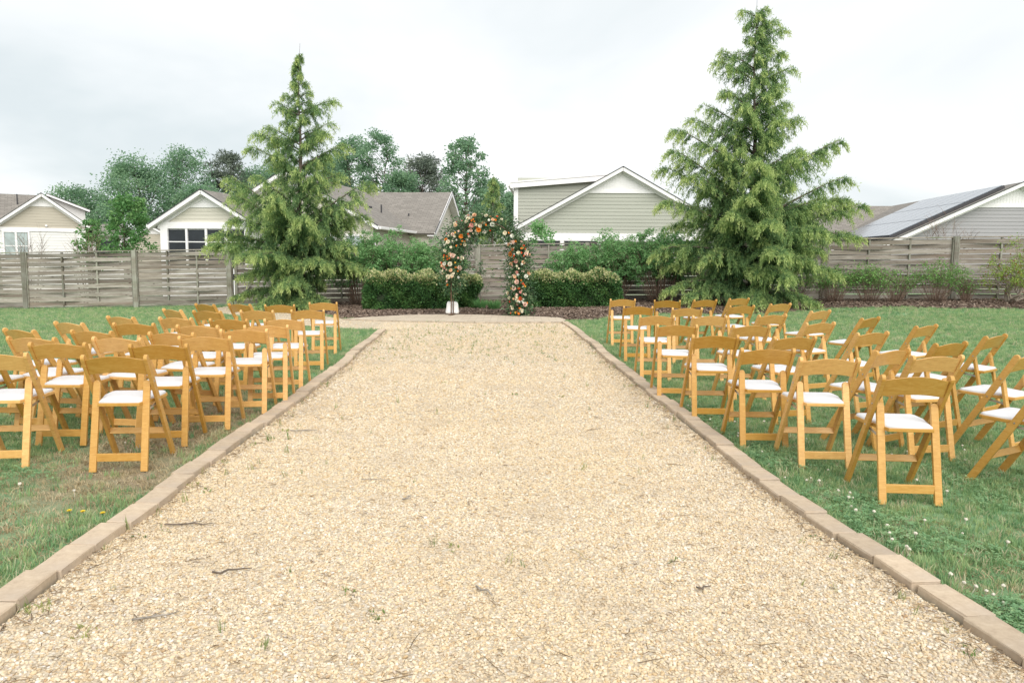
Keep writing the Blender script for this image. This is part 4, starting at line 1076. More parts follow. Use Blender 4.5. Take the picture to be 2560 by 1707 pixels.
# ================================================================== CHAIRS
def chair_parts():
    """natural wood folding chair, local frame: +y is the way the sitter faces"""
    parts = []
    def curvebar(p, q, w, t, round_top=False):
        mb = MB(); mb.beam(p, q, w, t, up=(0, 1, 0)); return mb
    # long side posts: back top down to the front feet, broad face to the side
    for s in (-1, 1):
        top = Vector((s * .2075, -.225, .765)); foot = Vector((s * .2075, .235, .0)); d = (top - foot).normalized(); b = Vector((0, d.z, -d.y))
        prof = []
        wb = .024
        for i in range(7):
            a = math.pi * i / 6; prof.append(top - d * wb + d * (math.sin(a) * wb) + b * (math.cos(a) * wb))
        f1 = foot - b * wb; f2 = foot + b * wb
        f1 = f1 - d * (f1.z / d.z); f2 = f2 - d * (f2.z / d.z)
        out_ = prof + [f1, f2]
        mb = MB(); n = len(out_)
        mb.add([p + Vector((-.0125, 0, 0)) for p in out_] + [p + Vector((.0125, 0, 0)) for p in out_],
               [tuple(range(n)), tuple(range(2 * n - 1, n - 1, -1))] + [(i, n + i, n + (i + 1) % n, (i + 1) % n) for i in range(n)])
        parts.append(('post', mb.mesh('post', M['wood'], bevel=.004, seg=2), None))
    # rear legs, inside the posts
    for s in (-1, 1):
        top = Vector((s * .168, -.105, .585)); foot = Vector((s * .172, -.245, 0)); d = (top - foot).normalized(); a = Vector((1, 0, 0)); b = a.cross(d)
        wv = .0235; prof = []
        for i in range(7):
            t = math.pi * i / 6; prof.append(top - d * wv + d * (math.sin(t) * wv) + a * (math.cos(t) * wv))
        prof += [foot - a * wv, foot + a * wv]
        n = len(prof); mb = MB()
        mb.add([p - b * .011 for p in prof] + [p + b * .011 for p in prof], [tuple(range(n)), tuple(range(2 * n - 1, n - 1, -1))] + [(i, n + i, n + (i + 1) % n, (i + 1) % n) for i in range(n)])
        parts.append(('leg', mb.mesh('leg', M['wood'], bevel=.003, seg=2), None))
    # crest rail: bowed back and arched along the top
    mb = MB(); n = 14; V = []
    for i in range(n + 1):
        u = i / n * 2 - 1; x = u * .196; y0 = -.190 - .022 * (1 - u * u)
        zt = .738 + .020 * (1 - u * u) + .004 * math.cos(u * 3.1); zb = .628 + .020 * (1 - u * u)
        for z in (zb, zt):
            yy = y0 - (z - .63) * .55 + .035
            V += [(x, yy - .0085, z), (x, yy + .0085, z)]
    F = []
    for i in range(n):
        a, b = 4 * i, 4 * i + 4
        for p, q in ((0, 1), (1, 3), (3, 2), (2, 0)): F.append((a + p, a + q, b + q, b + p))
    F += [(0, 2, 3, 1), (4 * n, 4 * n + 1, 4 * n + 3, 4 * n + 2)]
    mb.add(V, F); parts.append(('backrest', mb.mesh('backrest', M['wood'], bevel=.004, seg=2, smooth=False), None))
    # seat: wood frame and white pad
    def outline(inset, n=6):
        hwf, hwr, yf, yr = .212 - inset, .140 - inset, .215 - inset, -.195 + inset
        # narrow between the rear legs, full width in front of the posts
        return [(-hwr, yr), (hwr, yr), (.178 - inset, -.03), (hwf * .93, .04), (hwf * .95, yf - .03), (hwf * .88, yf), (-hwf * .88, yf), (-hwf * .95, yf - .03), (-hwf * .93, .04), (-.178 + inset, -.03)]
    tl = math.radians(2.5)
    mb = MB(); mb.prism(outline(0), .425, .447, 'z'); parts.append(('seat_frame', mb.mesh('seat_frame', M['wood'], bevel=.004, seg=2), None))
    bm = bmesh.new(); rings = []
    for ins, z in ((.008, .447), (.008, .456), (.016, .463), (.05, .468), (.11, .470)):
        rings.append([bm.verts.new((x, y, z)) for x, y in outline(ins)])
    for r in range(len(rings) - 1):
        for i in range(10): bm.faces.new((rings[r][i], rings[r][(i + 1) % 10], rings[r + 1][(i + 1) % 10], rings[r + 1][i]))
    bm.faces.new(rings[-1])
    for f in bm.faces: f.smooth = True
    pm = bpy.data.meshes.new('seat_pad'); bm.to_mesh(pm); bm.free(); pm.materials.append(M['pad'])
    parts.append(('seat_pad', pm, None))
    mb = MB(); mb.box((0, -.222, .092), (.152, .009, .026)); parts.append(('stretcher', mb.mesh('stretcher', M['wood'], bevel=.003, seg=2), None))
    mb = MB(); mb.beam((-.198, .118, .195), (.198, .118, .195), .016, .045, up=(0, .35, 1)); parts.append(('stretcher', mb.mesh('stretcher', M['wood'], bevel=.003, seg=2), None))
    for s in (-1, 1):
        mb = MB(); mb.beam((s * .190, -.150, .398), (s * .190, .02, .418), .004, .016); parts.append(('bracket', mb.mesh('bracket', M['steel']), None))
        mb = MB()
        for y, z in ((-.118, .58), (-.03, .437)): mb.tube([(s * .2195, y, z), (s * .2235, y, z)], .006, 8)
        parts.append(('bolt', mb.mesh('bolt', M['steel']), None))
    return parts
CH = chair_parts()
WORD = ['zeroth', 'first', 'second', 'third', 'fourth', 'fifth', 'sixth', 'seventh', 'eighth']
CHAIRS = [  # side, row from the arch, place from the path, x, y, yaw
    ('left', 8, 1, -2.75, 5.08, 6), ('left', 7, 2, -3.57, 5.77, 3), ('left', 6, 3, -4.04, 6.19, -6), ('left', 5, 4, -4.57, 6.81, -24), ('left', 4, 4, -4.61, 7.67, -24), ('left', 5, 3, -3.87, 6.78, -12),
    ('left', 6, 2, -3.32, 6.17, -6), ('left', 7, 1, -2.77, 5.76, 8), ('left', 3, 4, -4.51, 8.50, -24), ('left', 4, 3, -3.90, 7.59, -3), ('left', 5, 2, -3.09, 6.68, -6), ('left', 3, 3, -3.83, 8.39, -15),
    ('left', 2, 4, -4.51, 9.80, -36), ('left', 6, 1, -2.65, 6.34, 8), ('left', 5, 1, -2.55, 7.00, 9), ('left', 4, 1, -2.49, 7.46, 10), ('left', 3, 1, -2.57, 8.31, 7), ('left', 2, 1, -2.73, 9.87, 9),
    ('left', 1, 1, -2.97, 11.63, 7), ('left', 4, 2, -3.17, 7.43, -4), ('left', 3, 2, -3.17, 8.25, -3), ('left', 2, 3, -3.96, 9.60, -18), ('left', 2, 2, -3.33, 9.63, 0), ('left', 1, 2, -3.45, 10.98, 6),
    ('left', 1, 3, -4.10, 11.12, -25), ('left', 1, 4, -4.62, 11.13, -31), ('left', 8, 2, -3.61, 5.11, 8), ('left', 7, 3, -4.30, 5.76, 0),
    ('right', 1, 1, 1.90, 12.69, 0), ('right', 2, 1, 1.85, 10.84, -2), ('right', 3, 1, 1.81, 9.22, -3), ('right', 4, 1, 1.78, 7.95, -4), ('right', 5, 1, 1.90, 6.88, -1), ('right', 6, 1, 2.05, 5.89, 0), ('right', 1, 2, 2.60, 12.39, -12),
    ('right', 2, 2, 2.51, 10.60, 0), ('right', 3, 2, 2.45, 9.15, 3), ('right', 4, 2, 2.58, 7.95, 10), ('right', 5, 2, 2.62, 6.82, 12), ('right', 1, 3, 3.29, 12.62, 15), ('right', 2, 3, 3.46, 11.13, 18), ('right', 3, 3, 3.32, 9.41, 21),
    ('right', 1, 4, 4.00, 13.06, 24), ('right', 2, 4, 4.22, 11.63, 27), ('right', 7, 1, 2.31, 5.33, -1), ('right', 4, 3, 3.48, 8.33, 24), ('right', 3, 4, 4.24, 10.14, 34), ('right', 8, 1, 2.52, 4.55, -3), ('right', 7, 2, 3.22, 5.56, 10),
    ('right', 6, 2, 3.05, 5.89, 30), ('right', 5, 3, 3.56, 7.27, 25), ('right', 4, 4, 4.41, 9.10, 38), ('right', 6, 3, 3.84, 6.43, 27), ('right', 5, 4, 4.54, 8.07, 34), ('right', 6, 4, 4.66, 7.09, 35), ('right', 7, 3, 4.05, 5.74, 30), ('right', 8, 2, 3.62, 4.78, 30)]
for k, (sd_, row, col, x, y, yaw) in enumerate(CHAIRS):
    rr = random.Random(900 + k)
    # the fitted points are the crest posts; the chair's origin lies a little in front of them
    x *= .964; y *= .964
    a = R(yaw); ox, oy = x - math.sin(a) * .205, y + math.cos(a) * .205
    s_ = float(gz(1.0, oy)); nrm = Vector((-s_, -ox * .034 / 24, 1)).normalized()
    q = Vector((0, 0, 1)).rotation_difference(nrm) @ Quaternion((0, 0, 1), a) @ Quaternion((1, 0, 0), rr.uniform(-.012, .012))
    where = {1: 'beside the path', 2: 'second from the path', 3: 'third from the path', 4: 'fourth from the path'}[col]
    rowt = {1: 'row nearest the arch', 8: 'row nearest the viewer'}.get(row, WORD[row] + ' row from the arch')
    root = tag(empty('folding_chair', (ox, oy, float(gz(ox, oy)) + .008)), 'wooden folding chair, %s block, %s, %s' % (sd_, rowt, where), 'chair', 'wooden folding chairs in rows')
    root.rotation_euler = q.to_euler(); root.scale = (.964, .964, 1.033)
    tone = rr.random()
    for nm, me, _ in CH:
        o = link(nm, me, root)
        o['tone'] = min(1.0, max(0.0, tone + rr.uniform(-.18, .18)))

# ================================================================== FLOWER ARCH
ARCH = empty('flower_arch', (-.68, 18.62, float(gz(-.68, 18.6)) + .045), R(-10))
tag(ARCH, 'round topped arch covered in peach and orange flowers on the patio', 'flower arch')
AW, AS = .86, 1.45            # half width, spring height
def arch_pt(t):
    """t from 0 (left foot) over the top to 1 (right foot)"""
    tot = 2 * AS + math.pi * AW; s = t * tot
    if s < AS: return np.array([-AW, 0, s])
    if s < AS + math.pi * AW:
        a = math.pi - (s - AS) / AW; return np.array([math.cos(a) * AW, 0, AS + math.sin(a) * AW])
    return np.array([AW, 0, tot - s])
fm = plain('bronze_metal', (.13, .075, .045), .5, .2, 12)
for yy in (-.10, .10):
    MB().tube([arch_pt(t) + np.array([0, yy, 0]) for t in np.linspace(0, 1, 44)], .016, 6).build('frame_tube', fm, ARCH, smooth=True)
for t in (.06, .18, .30, .42, .50, .58, .70, .82, .94):
    p = arch_pt(t); MB().tube([p + np.array([0, -.1, 0]), p + np.array([0, .1, 0])], .010, 6).build('frame_rung', fm, ARCH)
MB().box((-AW, -.0, .012), (.05, .22, .012)).box((AW, 0, .012), (.05, .22, .012)).build('foot_plate', fm, ARCH)
rs = np.random.default_rng(77)
def arch_dens(t):             # how full the flowers are along the frame
    return np.interp(t, [0, .10, .14, .20, .50, .56, .60, .64, .70, 1.0], [0, 0, .5, 1, 1, .10, .05, .15, 1, 1])
def arch_rad(t): return np.interp(t, [0, .12, .2, .35, .5, .58, .65, .72, .9, 1], [.09, .17, .30, .30, .25, .22, .19, .25, .26, .24])
n = 12500
t = rs.uniform(0.10, .997, n * 2); keep = rs.uniform(0, 1, n * 2) < (.35 + .65 * arch_dens(t)); t = t[keep][:n]; n = len(t)
C = np.array([arch_pt(q) for q in t]); rad = arch_rad(t)
q = rs.normal(0, 1, (n, 3)) * np.array([.62, .55, .62]) * rad[:, None]
P = C + q; P[:, 2] = np.maximum(P[:, 2], .03)
G_ARCH = leafmat('arch_greenery', [(0, (.035, .085, .04)), (.5, (.085, .165, .075)), (.8, (.18, .25, .12)), (1, (.36, .36, .22))], .2, .5)
Lh = rs.uniform(.05, .10, n)
leaves('greenery', P, unit(q) + rs.normal(0, .8, (n, 3)), Lh, Lh * .38, np.clip(rs.normal(.42, .22, n), 0, 1), G_ARCH, ARCH, rs, .4, .2)
# loose sprays that break the outline
SP, SD, SLn = [], [], []
for _ in range(120):
    tt = rs.uniform(.16, .98) if rs.uniform() < .6 else rs.uniform(.48, .68); c = arch_pt(tt); dv = unit(rs.normal(0, 1, 3) * np.array([1, .6, 1])); ln = rs.uniform(.25, .48)
    m_ = 16; v = np.linspace(.35, 1, m_)[:, None]; SP.append(c + dv * ln * v + rs.normal(0, .012, (m_, 3))); SD.append(dv + rs.normal(0, .8, (m_, 3))); SLn.append(rs.uniform(.035, .07, m_))
SLn = np.concatenate(SLn); P2 = np.concatenate(SP); P2[:, 2] = np.maximum(P2[:, 2], .03)
leaves('sprays', P2, np.concatenate(SD), SLn, SLn * .4, rs.uniform(.2, .9, len(SLn)), G_ARCH, ARCH, rs, .4, .2)
# blooms
def bloom_mesh(name, mat, rings, r, seed):
    rs_ = np.random.default_rng(seed); P, D, L_, W_ = [], [], [], []
    V, F = [], []
    for k, (nn, el, ln, wd) in enumerate(rings):
        for i in range(nn):
            a = 2 * math.pi * (i + .5 * (k % 2)) / nn + rs_.uniform(-.15, .15); ce, se = math.cos(el), math.sin(el)
            d = np.array([math.cos(a) * ce, math.sin(a) * ce, se]); s = np.array([-math.sin(a), math.cos(a), 0]); nrm = np.cross(s, d)
            b = d * .12 * r; m1 = d * ln * r * .6 - nrm * .10 * r; tp = d * ln * r + np.array([0, 0, .14 * r])
            o = len(V); V += [b - s * wd * .2 * r, b + s * wd * .2 * r, m1 + s * wd * .55 * r, tp + s * wd * .3 * r, tp - s * wd * .3 * r, m1 - s * wd * .55 * r]
            F += [(o, o + 1, o + 2, o + 5), (o + 5, o + 2, o + 3, o + 4)]
    return npmesh(name, np.array(V), np.array(F), mat, True)
PET = {k: plain(k + '_petals', c, .6, .12, 30) for k, c in dict(blush=(.82, .58, .48), peach=(.82, .54, .34), cream=(.80, .73, .56), white=(.80, .79, .71), orange=(.78, .25, .03), red=(.70, .10, .025), yellow=(.80, .47, .06), pink=(.74, .36, .31)).items()}
for mt_ in PET.values(): mt_.node_tree.nodes['Principled BSDF'].inputs['Subsurface Weight'].default_value = .0
ROSE = [(5, 1.25, .62, .55), (6, .95, .85, .7), (7, .55, 1.0, .8), (8, .15, 1.05, .85)]
SMALL = [(5, .9, .8, .8), (6, .3, 1.0, .8)]
bl = {}
def bm_(kind, col):
    if (kind, col) not in bl: bl[(kind, col)] = bloom_mesh('rose' if kind == 'rose' else 'blossom', PET[col], ROSE if kind == 'rose' else SMALL, 1.0, hash((kind, col)) % 1000 if False else len(bl) + 5)
    return bl[(kind, col)]
nb = 0; tries = 0; placed = []
while nb < 235 and tries < 9000:
    tries += 1
    tt = rs.uniform(.13, .992)
    if rs.uniform() > arch_dens(tt): continue
    c = arch_pt(tt); rad = float(arch_rad(tt))
    a = rs.uniform(0, 2 * math.pi)
    tang = arch_pt(min(1, tt + .01)) - arch_pt(max(0, tt - .01)); tang /= np.linalg.norm(tang); sd0 = np.array([tang[2], 0, -tang[0]])
    off = sd0 * rs.uniform(-1, 1) * rad * .95; front = -math.sqrt(max(0.02, 1 - (np.linalg.norm(off) / (rad * 1.02)) ** 2)) * rad * .9
    if rs.uniform() < .14: front = -front
    p = c + off + np.array([0, front, 0]) + rs.normal(0, .012, 3)
    if p[2] < .06: continue
    big = rs.uniform() < .46
    rr_ = rs.uniform(.040, .060) if big else rs.uniform(.020, .036)
    if any(np.linalg.norm(p - o_[0]) < (rr_ + o_[1]) * .70 for o_ in placed): continue
    placed.append((p, rr_))
    cl_ = .5 + .5 * math.sin(tt * 47 + p[0] * 5 + 1.0)
    col = rs.choice(['blush', 'peach', 'cream', 'white', 'pink'], p=[.26, .16, .28, .22, .08]) if (big or cl_ < .55) and rs.uniform() < .9 else rs.choice(['orange', 'red', 'yellow', 'cream', 'white'], p=[.42, .34, .08, .08, .08])
    o = link('rose' if big else 'blossom', bm_('rose' if big else 'small', str(col)), ARCH, tuple(p))
    dv = Vector(tuple(unit(off * .8 + np.array([0, front, 0]) + np.array([0, -.05, .05]))))
    o.rotation_euler = (dv.to_track_quat('Z', 'Y') @ Quaternion((0, 0, 1), rs.uniform(0, 6))).to_euler(); o.scale = (rr_, rr_, rr_)
    nb += 1
# sandbag weighing down the left foot
def sandbag():
    bm = bmesh.new(); prof = [(.0, 0, .012), (.20, .13, .02), (.215, .14, .07), (.195, .12, .16), (.185, .10, .26), (.178, .085, .33), (.165, .05, .385), (.12, .015, .405)]
    rings = []
    for k, (a, b_, z) in enumerate(prof[1:]):
        rings.append([bm.verts.new((a * math.copysign(abs(math.cos(u)) ** .55, math.cos(u)) + .008 * math.sin(5 * u + k), b_ * math.copysign(abs(math.sin(u)) ** .55, math.sin(u)) + .008 * math.cos(7 * u + k * 1.3), z + (.012 * math.sin(3 * u + k) if k > 3 else 0))) for u in np.linspace(0, 2 * math.pi, 22, endpoint=False)])
    for r in range(len(rings) - 1):
        for i_ in range(22): bm.faces.new((rings[r][i_], rings[r][(i_ + 1) % 22], rings[r + 1][(i_ + 1) % 22], rings[r + 1][i_]))
    bm.faces.new(rings[0][::-1]); bm.faces.new(rings[-1])
    for f in bm.faces: f.smooth = True
    me = bpy.data.meshes.new('sandbag'); bm.to_mesh(me); bm.free(); me.materials.append(plain('white_sack', (.76, .76, .75), .8, .06, 25, .4)); return me
sbo = tag(link('sandbag', sandbag(), None, (-1.54, 18.98, float(gz(-1.54, 19.0)) + .05), (0, 0, .1)), 'white sandbag behind the left foot of the flower arch', 'sandbag')
sbo.scale = (.80, .80, .80)
# ribbed seams of the sack tie

# ================================================================== GROUND COVER (uncountable: scattered with geometry nodes)
def scatter(name, label, cat, pts, rot, scl, var, protos):
    me = bpy.data.meshes.new(name)
    n = len(pts); me.vertices.add(n); me.vertices.foreach_set('co', np.ascontiguousarray(pts, dtype=np.float32).ravel())
    a = me.attributes.new('rot', 'FLOAT_VECTOR', 'POINT'); a.data.foreach_set('vector', np.ascontiguousarray(rot, dtype=np.float32).ravel())
    a = me.attributes.new('scl', 'FLOAT_VECTOR', 'POINT'); a.data.foreach_set('vector', np.ascontiguousarray(scl, dtype=np.float32).ravel())
    a = me.attributes.new('var', 'INT', 'POINT'); a.data.foreach_set('value', np.ascontiguousarray(var, dtype=np.int32))
    o = link(name, me)
    pc = bpy.data.collections.new(name + '_kinds')
    for k, pm in enumerate(protos):
        pc.objects.link(bpy.data.objects.new('%s_kind_%02d' % (name, k), pm))
    g = bpy.data.node_groups.new(name, 'GeometryNodeTree')
    g.interface.new_socket('Geometry', in_out='INPUT', socket_type='NodeSocketGeometry'); g.interface.new_socket('Geometry', in_out='OUTPUT', socket_type='NodeSocketGeometry')
    gi, go = g.nodes.new('NodeGroupInput'), g.nodes.new('NodeGroupOutput')
    ip = g.nodes.new('GeometryNodeInstanceOnPoints'); ci = g.nodes.new('GeometryNodeCollectionInfo')
    ci.inputs['Collection'].default_value = pc; ci.inputs['Separate Children'].default_value = True; ci.inputs['Reset Children'].default_value = True
    def na(nm, ty):
        q = g.nodes.new('GeometryNodeInputNamedAttribute'); q.data_type = ty; q.inputs['Name'].default_value = nm; return q.outputs['Attribute']
    eu = g.nodes.new('FunctionNodeEulerToRotation')
    g.links.new(na('rot', 'FLOAT_VECTOR'), eu.inputs[0])
    g.links.new(gi.outputs[0], ip.inputs['Points']); g.links.new(ci.outputs[0], ip.inputs['Instance']); ip.inputs['Pick Instance'].default_value = True
    g.links.new(na('var', 'INT'), ip.inputs['Instance Index']); g.links.new(eu.outputs[0], ip.inputs['Rotation']); g.links.new(na('scl', 'FLOAT_VECTOR'), ip.inputs['Scale'])
    g.links.new(ip.outputs[0], go.inputs[0])
    md = o.modifiers.new('scatter', 'NODES'); md.node_group = g
    return tag(o, label, cat, kind='stuff')

# pebbles
def instmat_pos(name, stops, rough):
    """each stone its own colour, with broad sandy and pale drifts across the path"""
    m = instmat(name, stops, rough); t = m.node_tree; p = t.nodes['Principled BSDF']
    src = p.inputs['Base Color'].links[0].from_socket
    ge = N(t, 'ShaderNodeNewGeometry'); nn = N(t, 'ShaderNodeTexNoise'); nn.inputs['Scale'].default_value = .55; nn.inputs['Detail'].default_value = 5
    t.links.new(ge.outputs['Position'], nn.inputs[0])
    r1 = ramp(t, [(.38, (0, 0, 0)), (.68, (1, 1, 1))], nn.outputs[0])
    c = mixc(t, src, (.60, .46, .27), math_n(t, 'MULTIPLY', r1.outputs[0], .45))
    n2 = N(t, 'ShaderNodeTexNoise'); n2.inputs['Scale'].default_value = 1.9; n2.inputs['Detail'].default_value = 4; t.links.new(ge.outputs['Position'], n2.inputs[0])
    r2 = ramp(t, [(.50, (0, 0, 0)), (.72, (1, 1, 1))], n2.outputs[0])
    c = mixc(t, c, (.40, .33, .25), math_n(t, 'MULTIPLY', r2.outputs[0], .42))
    t.links.new(c, p.inputs['Base Color']); return m
PEB = instmat_pos('pebble', [(0, (.74, .685, .59)), (.12, (.65, .565, .43)), (.30, (.61, .50, .345)), (.46, (.55, .42, .255)), (.58, (.66, .565, .41)), (.70, (.46, .32, .17)), (.78, (.69, .62, .50)), (.86, (.37, .31, .26)), (.92, (.62, .53, .39)), (.965, (.38, .25, .14)), (1, (.74, .72, .68))], .6)
def pebble(seed):
    rs = np.random.default_rng(seed); bm = bmesh.new(); bmesh.ops.create_icosphere(bm, subdivisions=1 if seed % 2 else 2, radius=1.0)
    ax = np.array([rs.uniform(.8, 1.25), rs.uniform(.6, .85), rs.uniform(.38, .6)])
    w = [(rs.normal(0, 1, 3), rs.uniform(0, 6)) for _ in range(3)]
    for v in bm.verts:
        c = np.array(v.co); k = 1 + sum(.07 * math.sin(float(c @ f_) * 1.6 + ph) for f_, ph in w) + rs.uniform(-.05, .05); v.co = Vector(tuple(c * ax * k))
    for f in bm.faces: f.smooth = seed % 2 == 0
    me = bpy.data.meshes.new('pebble'); bm.to_mesh(me); bm.free(); me.materials.append(PEB); return me
pebs = [pebble(k) for k in range(10)]
def field(n, x0, x1, y0, y1, dens_pow=0):
    return rng.uniform(x0, x1, n), rng.uniform(y0, y1, n)
gx, gy, gs = [], [], []
for y0, y1, dn, s0, s1 in ((1.9, 4.2, 9800, .0034, .0094), (4.2, 6.5, 6800, .0042, .0100), (6.5, 10, 2600, .006, .0125), (10, 17, 1000, .0075, .014)):
    n = int((y1 - y0) * 4.6 * dn); x, y = field(n, -2.9, 2.3, y0, y1)
    ok = (in_poly(x, y, PATH) | in_poly(x, y, SPUR)) & ~in_poly(x, y, PATIO) & (np.abs(x) < .72 * y + .3); gx.append(x[ok]); gy.append(y[ok]); gs.append(np.exp(rng.uniform(math.log(s0), math.log(s1 * 1.12), ok.sum())))
x, y = field(9000, -9.8, -1.2, 14.8, 24.8); ok = in_poly(x, y, SPUR) & ~in_poly(x, y, PATIO); gx.append(x[ok]); gy.append(y[ok]); gs.append(rng.uniform(.012, .02, ok.sum()))
gx, gy, gs = map(np.concatenate, (gx, gy, gs)); n = len(gx)
rot = np.stack([rng.normal(0, .3, n), rng.normal(0, .3, n), rng.uniform(0, 6.283, n)], -1)
scatter('gravel', 'loose cream and amber pebbles covering the path', 'gravel', np.stack([gx, gy, gz(gx, gy) + .016 + gs * rng.uniform(-.08, .42, n)], -1), rot, np.repeat(gs[:, None], 3, 1), rng.integers(0, 10, n), pebs)

# grass tufts
def blade_mesh(seed, nb, h, spread, w, mat, bendy=.5):
    rs = np.random.default_rng(seed); V, F = [], []
    for _ in range(nb):
        a, r = rs.uniform(0, 6.283), spread * math.sqrt(rs.uniform(0, 1)); b = np.array([math.cos(a) * r, math.sin(a) * r, -.004])
        hh = h * rs.uniform(.45, 1.15); la = rs.uniform(0, 6.283); ln = np.array([math.cos(la), math.sin(la), 0]) * hh * rs.uniform(.05, bendy)
        s = np.array([-math.sin(la + rs.uniform(-.8, .8)), math.cos(la), 0]) * w / 2 * rs.uniform(.7, 1.3)
        m = b + ln * .35 + np.array([0, 0, hh * .6]); t = b + ln * 1.25 + np.array([0, 0, hh * .95])
        o = len(V); V += [b - s, b + s, m + s * .8, m - s * .8, t]; F += [(o, o + 1, o + 2, o + 3), (o + 3, o + 2, o + 4, o + 4)]
    me = bpy.data.meshes.new('tuft'); me.from_pydata([tuple(v) for v in V], [], [f if f[2] != f[3] else f[:3] for f in F]); me.materials.append(mat); me.update(); return me
GR = instmat('grass_blade', [(0, (.17, .315, .155)), (.35, (.25, .405, .19)), (.6, (.335, .47, .215)), (.78, (.44, .53, .26)), (.89, (.53, .54, .33)), (1, (.62, .55, .39))], .6, .45)
DRY = instmat('dry_blade', [(0, (.30, .23, .13)), (.6, (.42, .34, .20)), (1, (.5, .42, .28))], .8, .15)
tufts = [blade_mesh(k, 15, .055, .035, .0042, GR, .7) for k in range(5)] + [blade_mesh(50 + k, 12, .03, .05, .004, DRY, 1.6) for k in range(2)]
def vnoise(x, y, f, s):
    return .5 + .25 * (np.sin(x * f + s) * np.cos(y * f * 1.13 + s * 2) + np.sin((x + y) * f * .71 + s * 3) * np.cos((x - y) * f * .57 + s))
def lawn_pts(n, x0, x1, y0, y1):
    x, y = field(n, x0, x1, y0, y1)
    ok = (np.abs(x) < .73 * y + .5) & ~in_poly(x, y, MULCH) & ~in_poly(x, y, PATIO) & ~in_poly(x, y, SPUR) & (y < fence_y(x) + .02)
    ok &= ~((x > kl(y) - .135) & (x < kr(y) + .135) & (y < 16.6)) | ((y > 15) & (x < -2.5) & ~in_poly(x, y, SPUR))
    return x[ok], y[ok]
px, py, pk = [], [], []
for y0, y1, x1, dn in ((2.3, 7, 6, 900), (7, 12, 9.5, 600), (12, 18, 14, 300), (18, 25.5, 19, 150)):
    n = int((y1 - y0) * 2 * x1 * dn); x, y = lawn_pts(n, -x1, x1, y0, y1)
    bare = np.clip(1 - ((x + 2.75) / .85) ** 2 - ((y - 5.6) / 3.2) ** 2, 0, 1) * .85 + np.clip(1 - ((x - 2.45) / .7) ** 2 - ((y - 3.1) / 1.1) ** 2, 0, 1) * .35
    p = np.clip(1.25 - bare - .75 * (vnoise(x, y, 3.1, 1.3) * .6 + vnoise(x, y, 9, 4) * .4) * (.6 + .9 * (bare > .05)) * np.clip(1.6 - y / 16, .35, 1), .06, 1)
    keep = rng.uniform(0, 1, len(x)) < p
    px.append(x[keep]); py.append(y[keep]); pk.append(np.zeros(keep.sum(), int))
    dk = (~keep) & (rng.uniform(0, 1, len(x)) < .6) & (y < 14); px.append(x[dk]); py.append(y[dk]); pk.append(np.ones(dk.sum(), int))
px, py, pk = map(np.concatenate, (px, py, pk)); n = len(px)
sc = rng.uniform(.65, 1.25, n) * np.clip(.75 + .5 * vnoise(px, py, 2.3, 2), .6, 1.4) * (1 + .25 * (py > 12))
scatter('grass', 'short green lawn grass under and around the chairs', 'grass', np.stack([px, py, gz(px, py) + .012 * np.sin(px * 1.7 + py * .8) * np.exp(-np.abs(px) / 30) * (np.abs(px) > 2.6)], -1),
        np.stack([rng.normal(0, .12, n), rng.normal(0, .12, n), rng.uniform(0, 6.283, n)], -1), np.stack([sc, sc, sc * rng.uniform(.7, 1.15, n)], -1), np.where(pk == 0, rng.integers(0, 5, n), rng.integers(5, 7, n)), tufts)

# clover with white heads on the right verge
CLV = instmat('clover_leaf', [(0, (.19, .36, .18)), (.6, (.26, .44, .22)), (1, (.35, .50, .25))], .6, .4)
CLW = plain('clover_head', (.60, .55, .46), .8, .15, 60)
def clover(seed, head):
    rs = np.random.default_rng(seed); mb = MB(); n_ = 0
    V, F = [], []
    for _ in range(9):
        c = np.array([rs.normal(0, .03), rs.normal(0, .03), rs.uniform(.02, .05)])
        for k in range(3):
            a = rs.uniform(0, 6.28) if k == 0 else a + 2.094
            d = np.array([math.cos(a), math.sin(a), rs.uniform(-.3, .6)]) * .010; s = np.array([-math.sin(a), math.cos(a), 0]) * .005
            o = len(V); V += [c, c + d * .6 + s, c + d * 1.1, c + d * .6 - s]; F.append((o, o + 1, o + 2, o + 3))
    me = npmesh('clover', np.array(V), np.array(F), CLV)
    return me
def clover_head(seed):
    bm = bmesh.new(); bmesh.ops.create_icosphere(bm, subdivisions=2, radius=.011, matrix=Matrix.Translation((0, 0, .062)))
    rs = np.random.default_rng(seed)
    for v in bm.verts: v.co = Vector((v.co.x, v.co.y, .062)) * 1.0 + Vector((0, 0, (v.co.z - .062) * .85)); v.co += Vector(tuple(rs.normal(0, .0011, 3)))
    bmesh.ops.create_cone(bm, segments=5, radius1=.0015, radius2=.0015, depth=.06, matrix=Matrix.Translation((0, 0, .028)))
    me = bpy.data.meshes.new('clover_head'); bm.to_mesh(me); bm.free(); me.materials.append(CLW); return me
CP = [clover(k, 0) for k in range(3)]
n = 1500; u = rng.uniform(0, 1, n); yy = 2.5 + 6.0 * rng.uniform(0, 1, n) ** 1.4; xx = kr(yy) + .17 + np.abs(rng.normal(0, .34, n))
ok = (vnoise(xx, yy, 3.7, .6) > .5); xx, yy = xx[ok], yy[ok]
xl_ = rng.uniform(-4.6, -2.6, 900); yl_ = rng.uniform(4, 8, 900); okl = vnoise(xl_, yl_, 4, 2.2) > .62
x2 = rng.uniform(2.6, 5.2, 1800); y2 = rng.uniform(4.2, 8, 1800); ok2 = vnoise(x2, y2, 2.7, 5) > .58
xx = np.concatenate([xx, xl_[okl], x2[ok2]]); yy = np.concatenate([yy, yl_[okl], y2[ok2]]); n = len(xx)
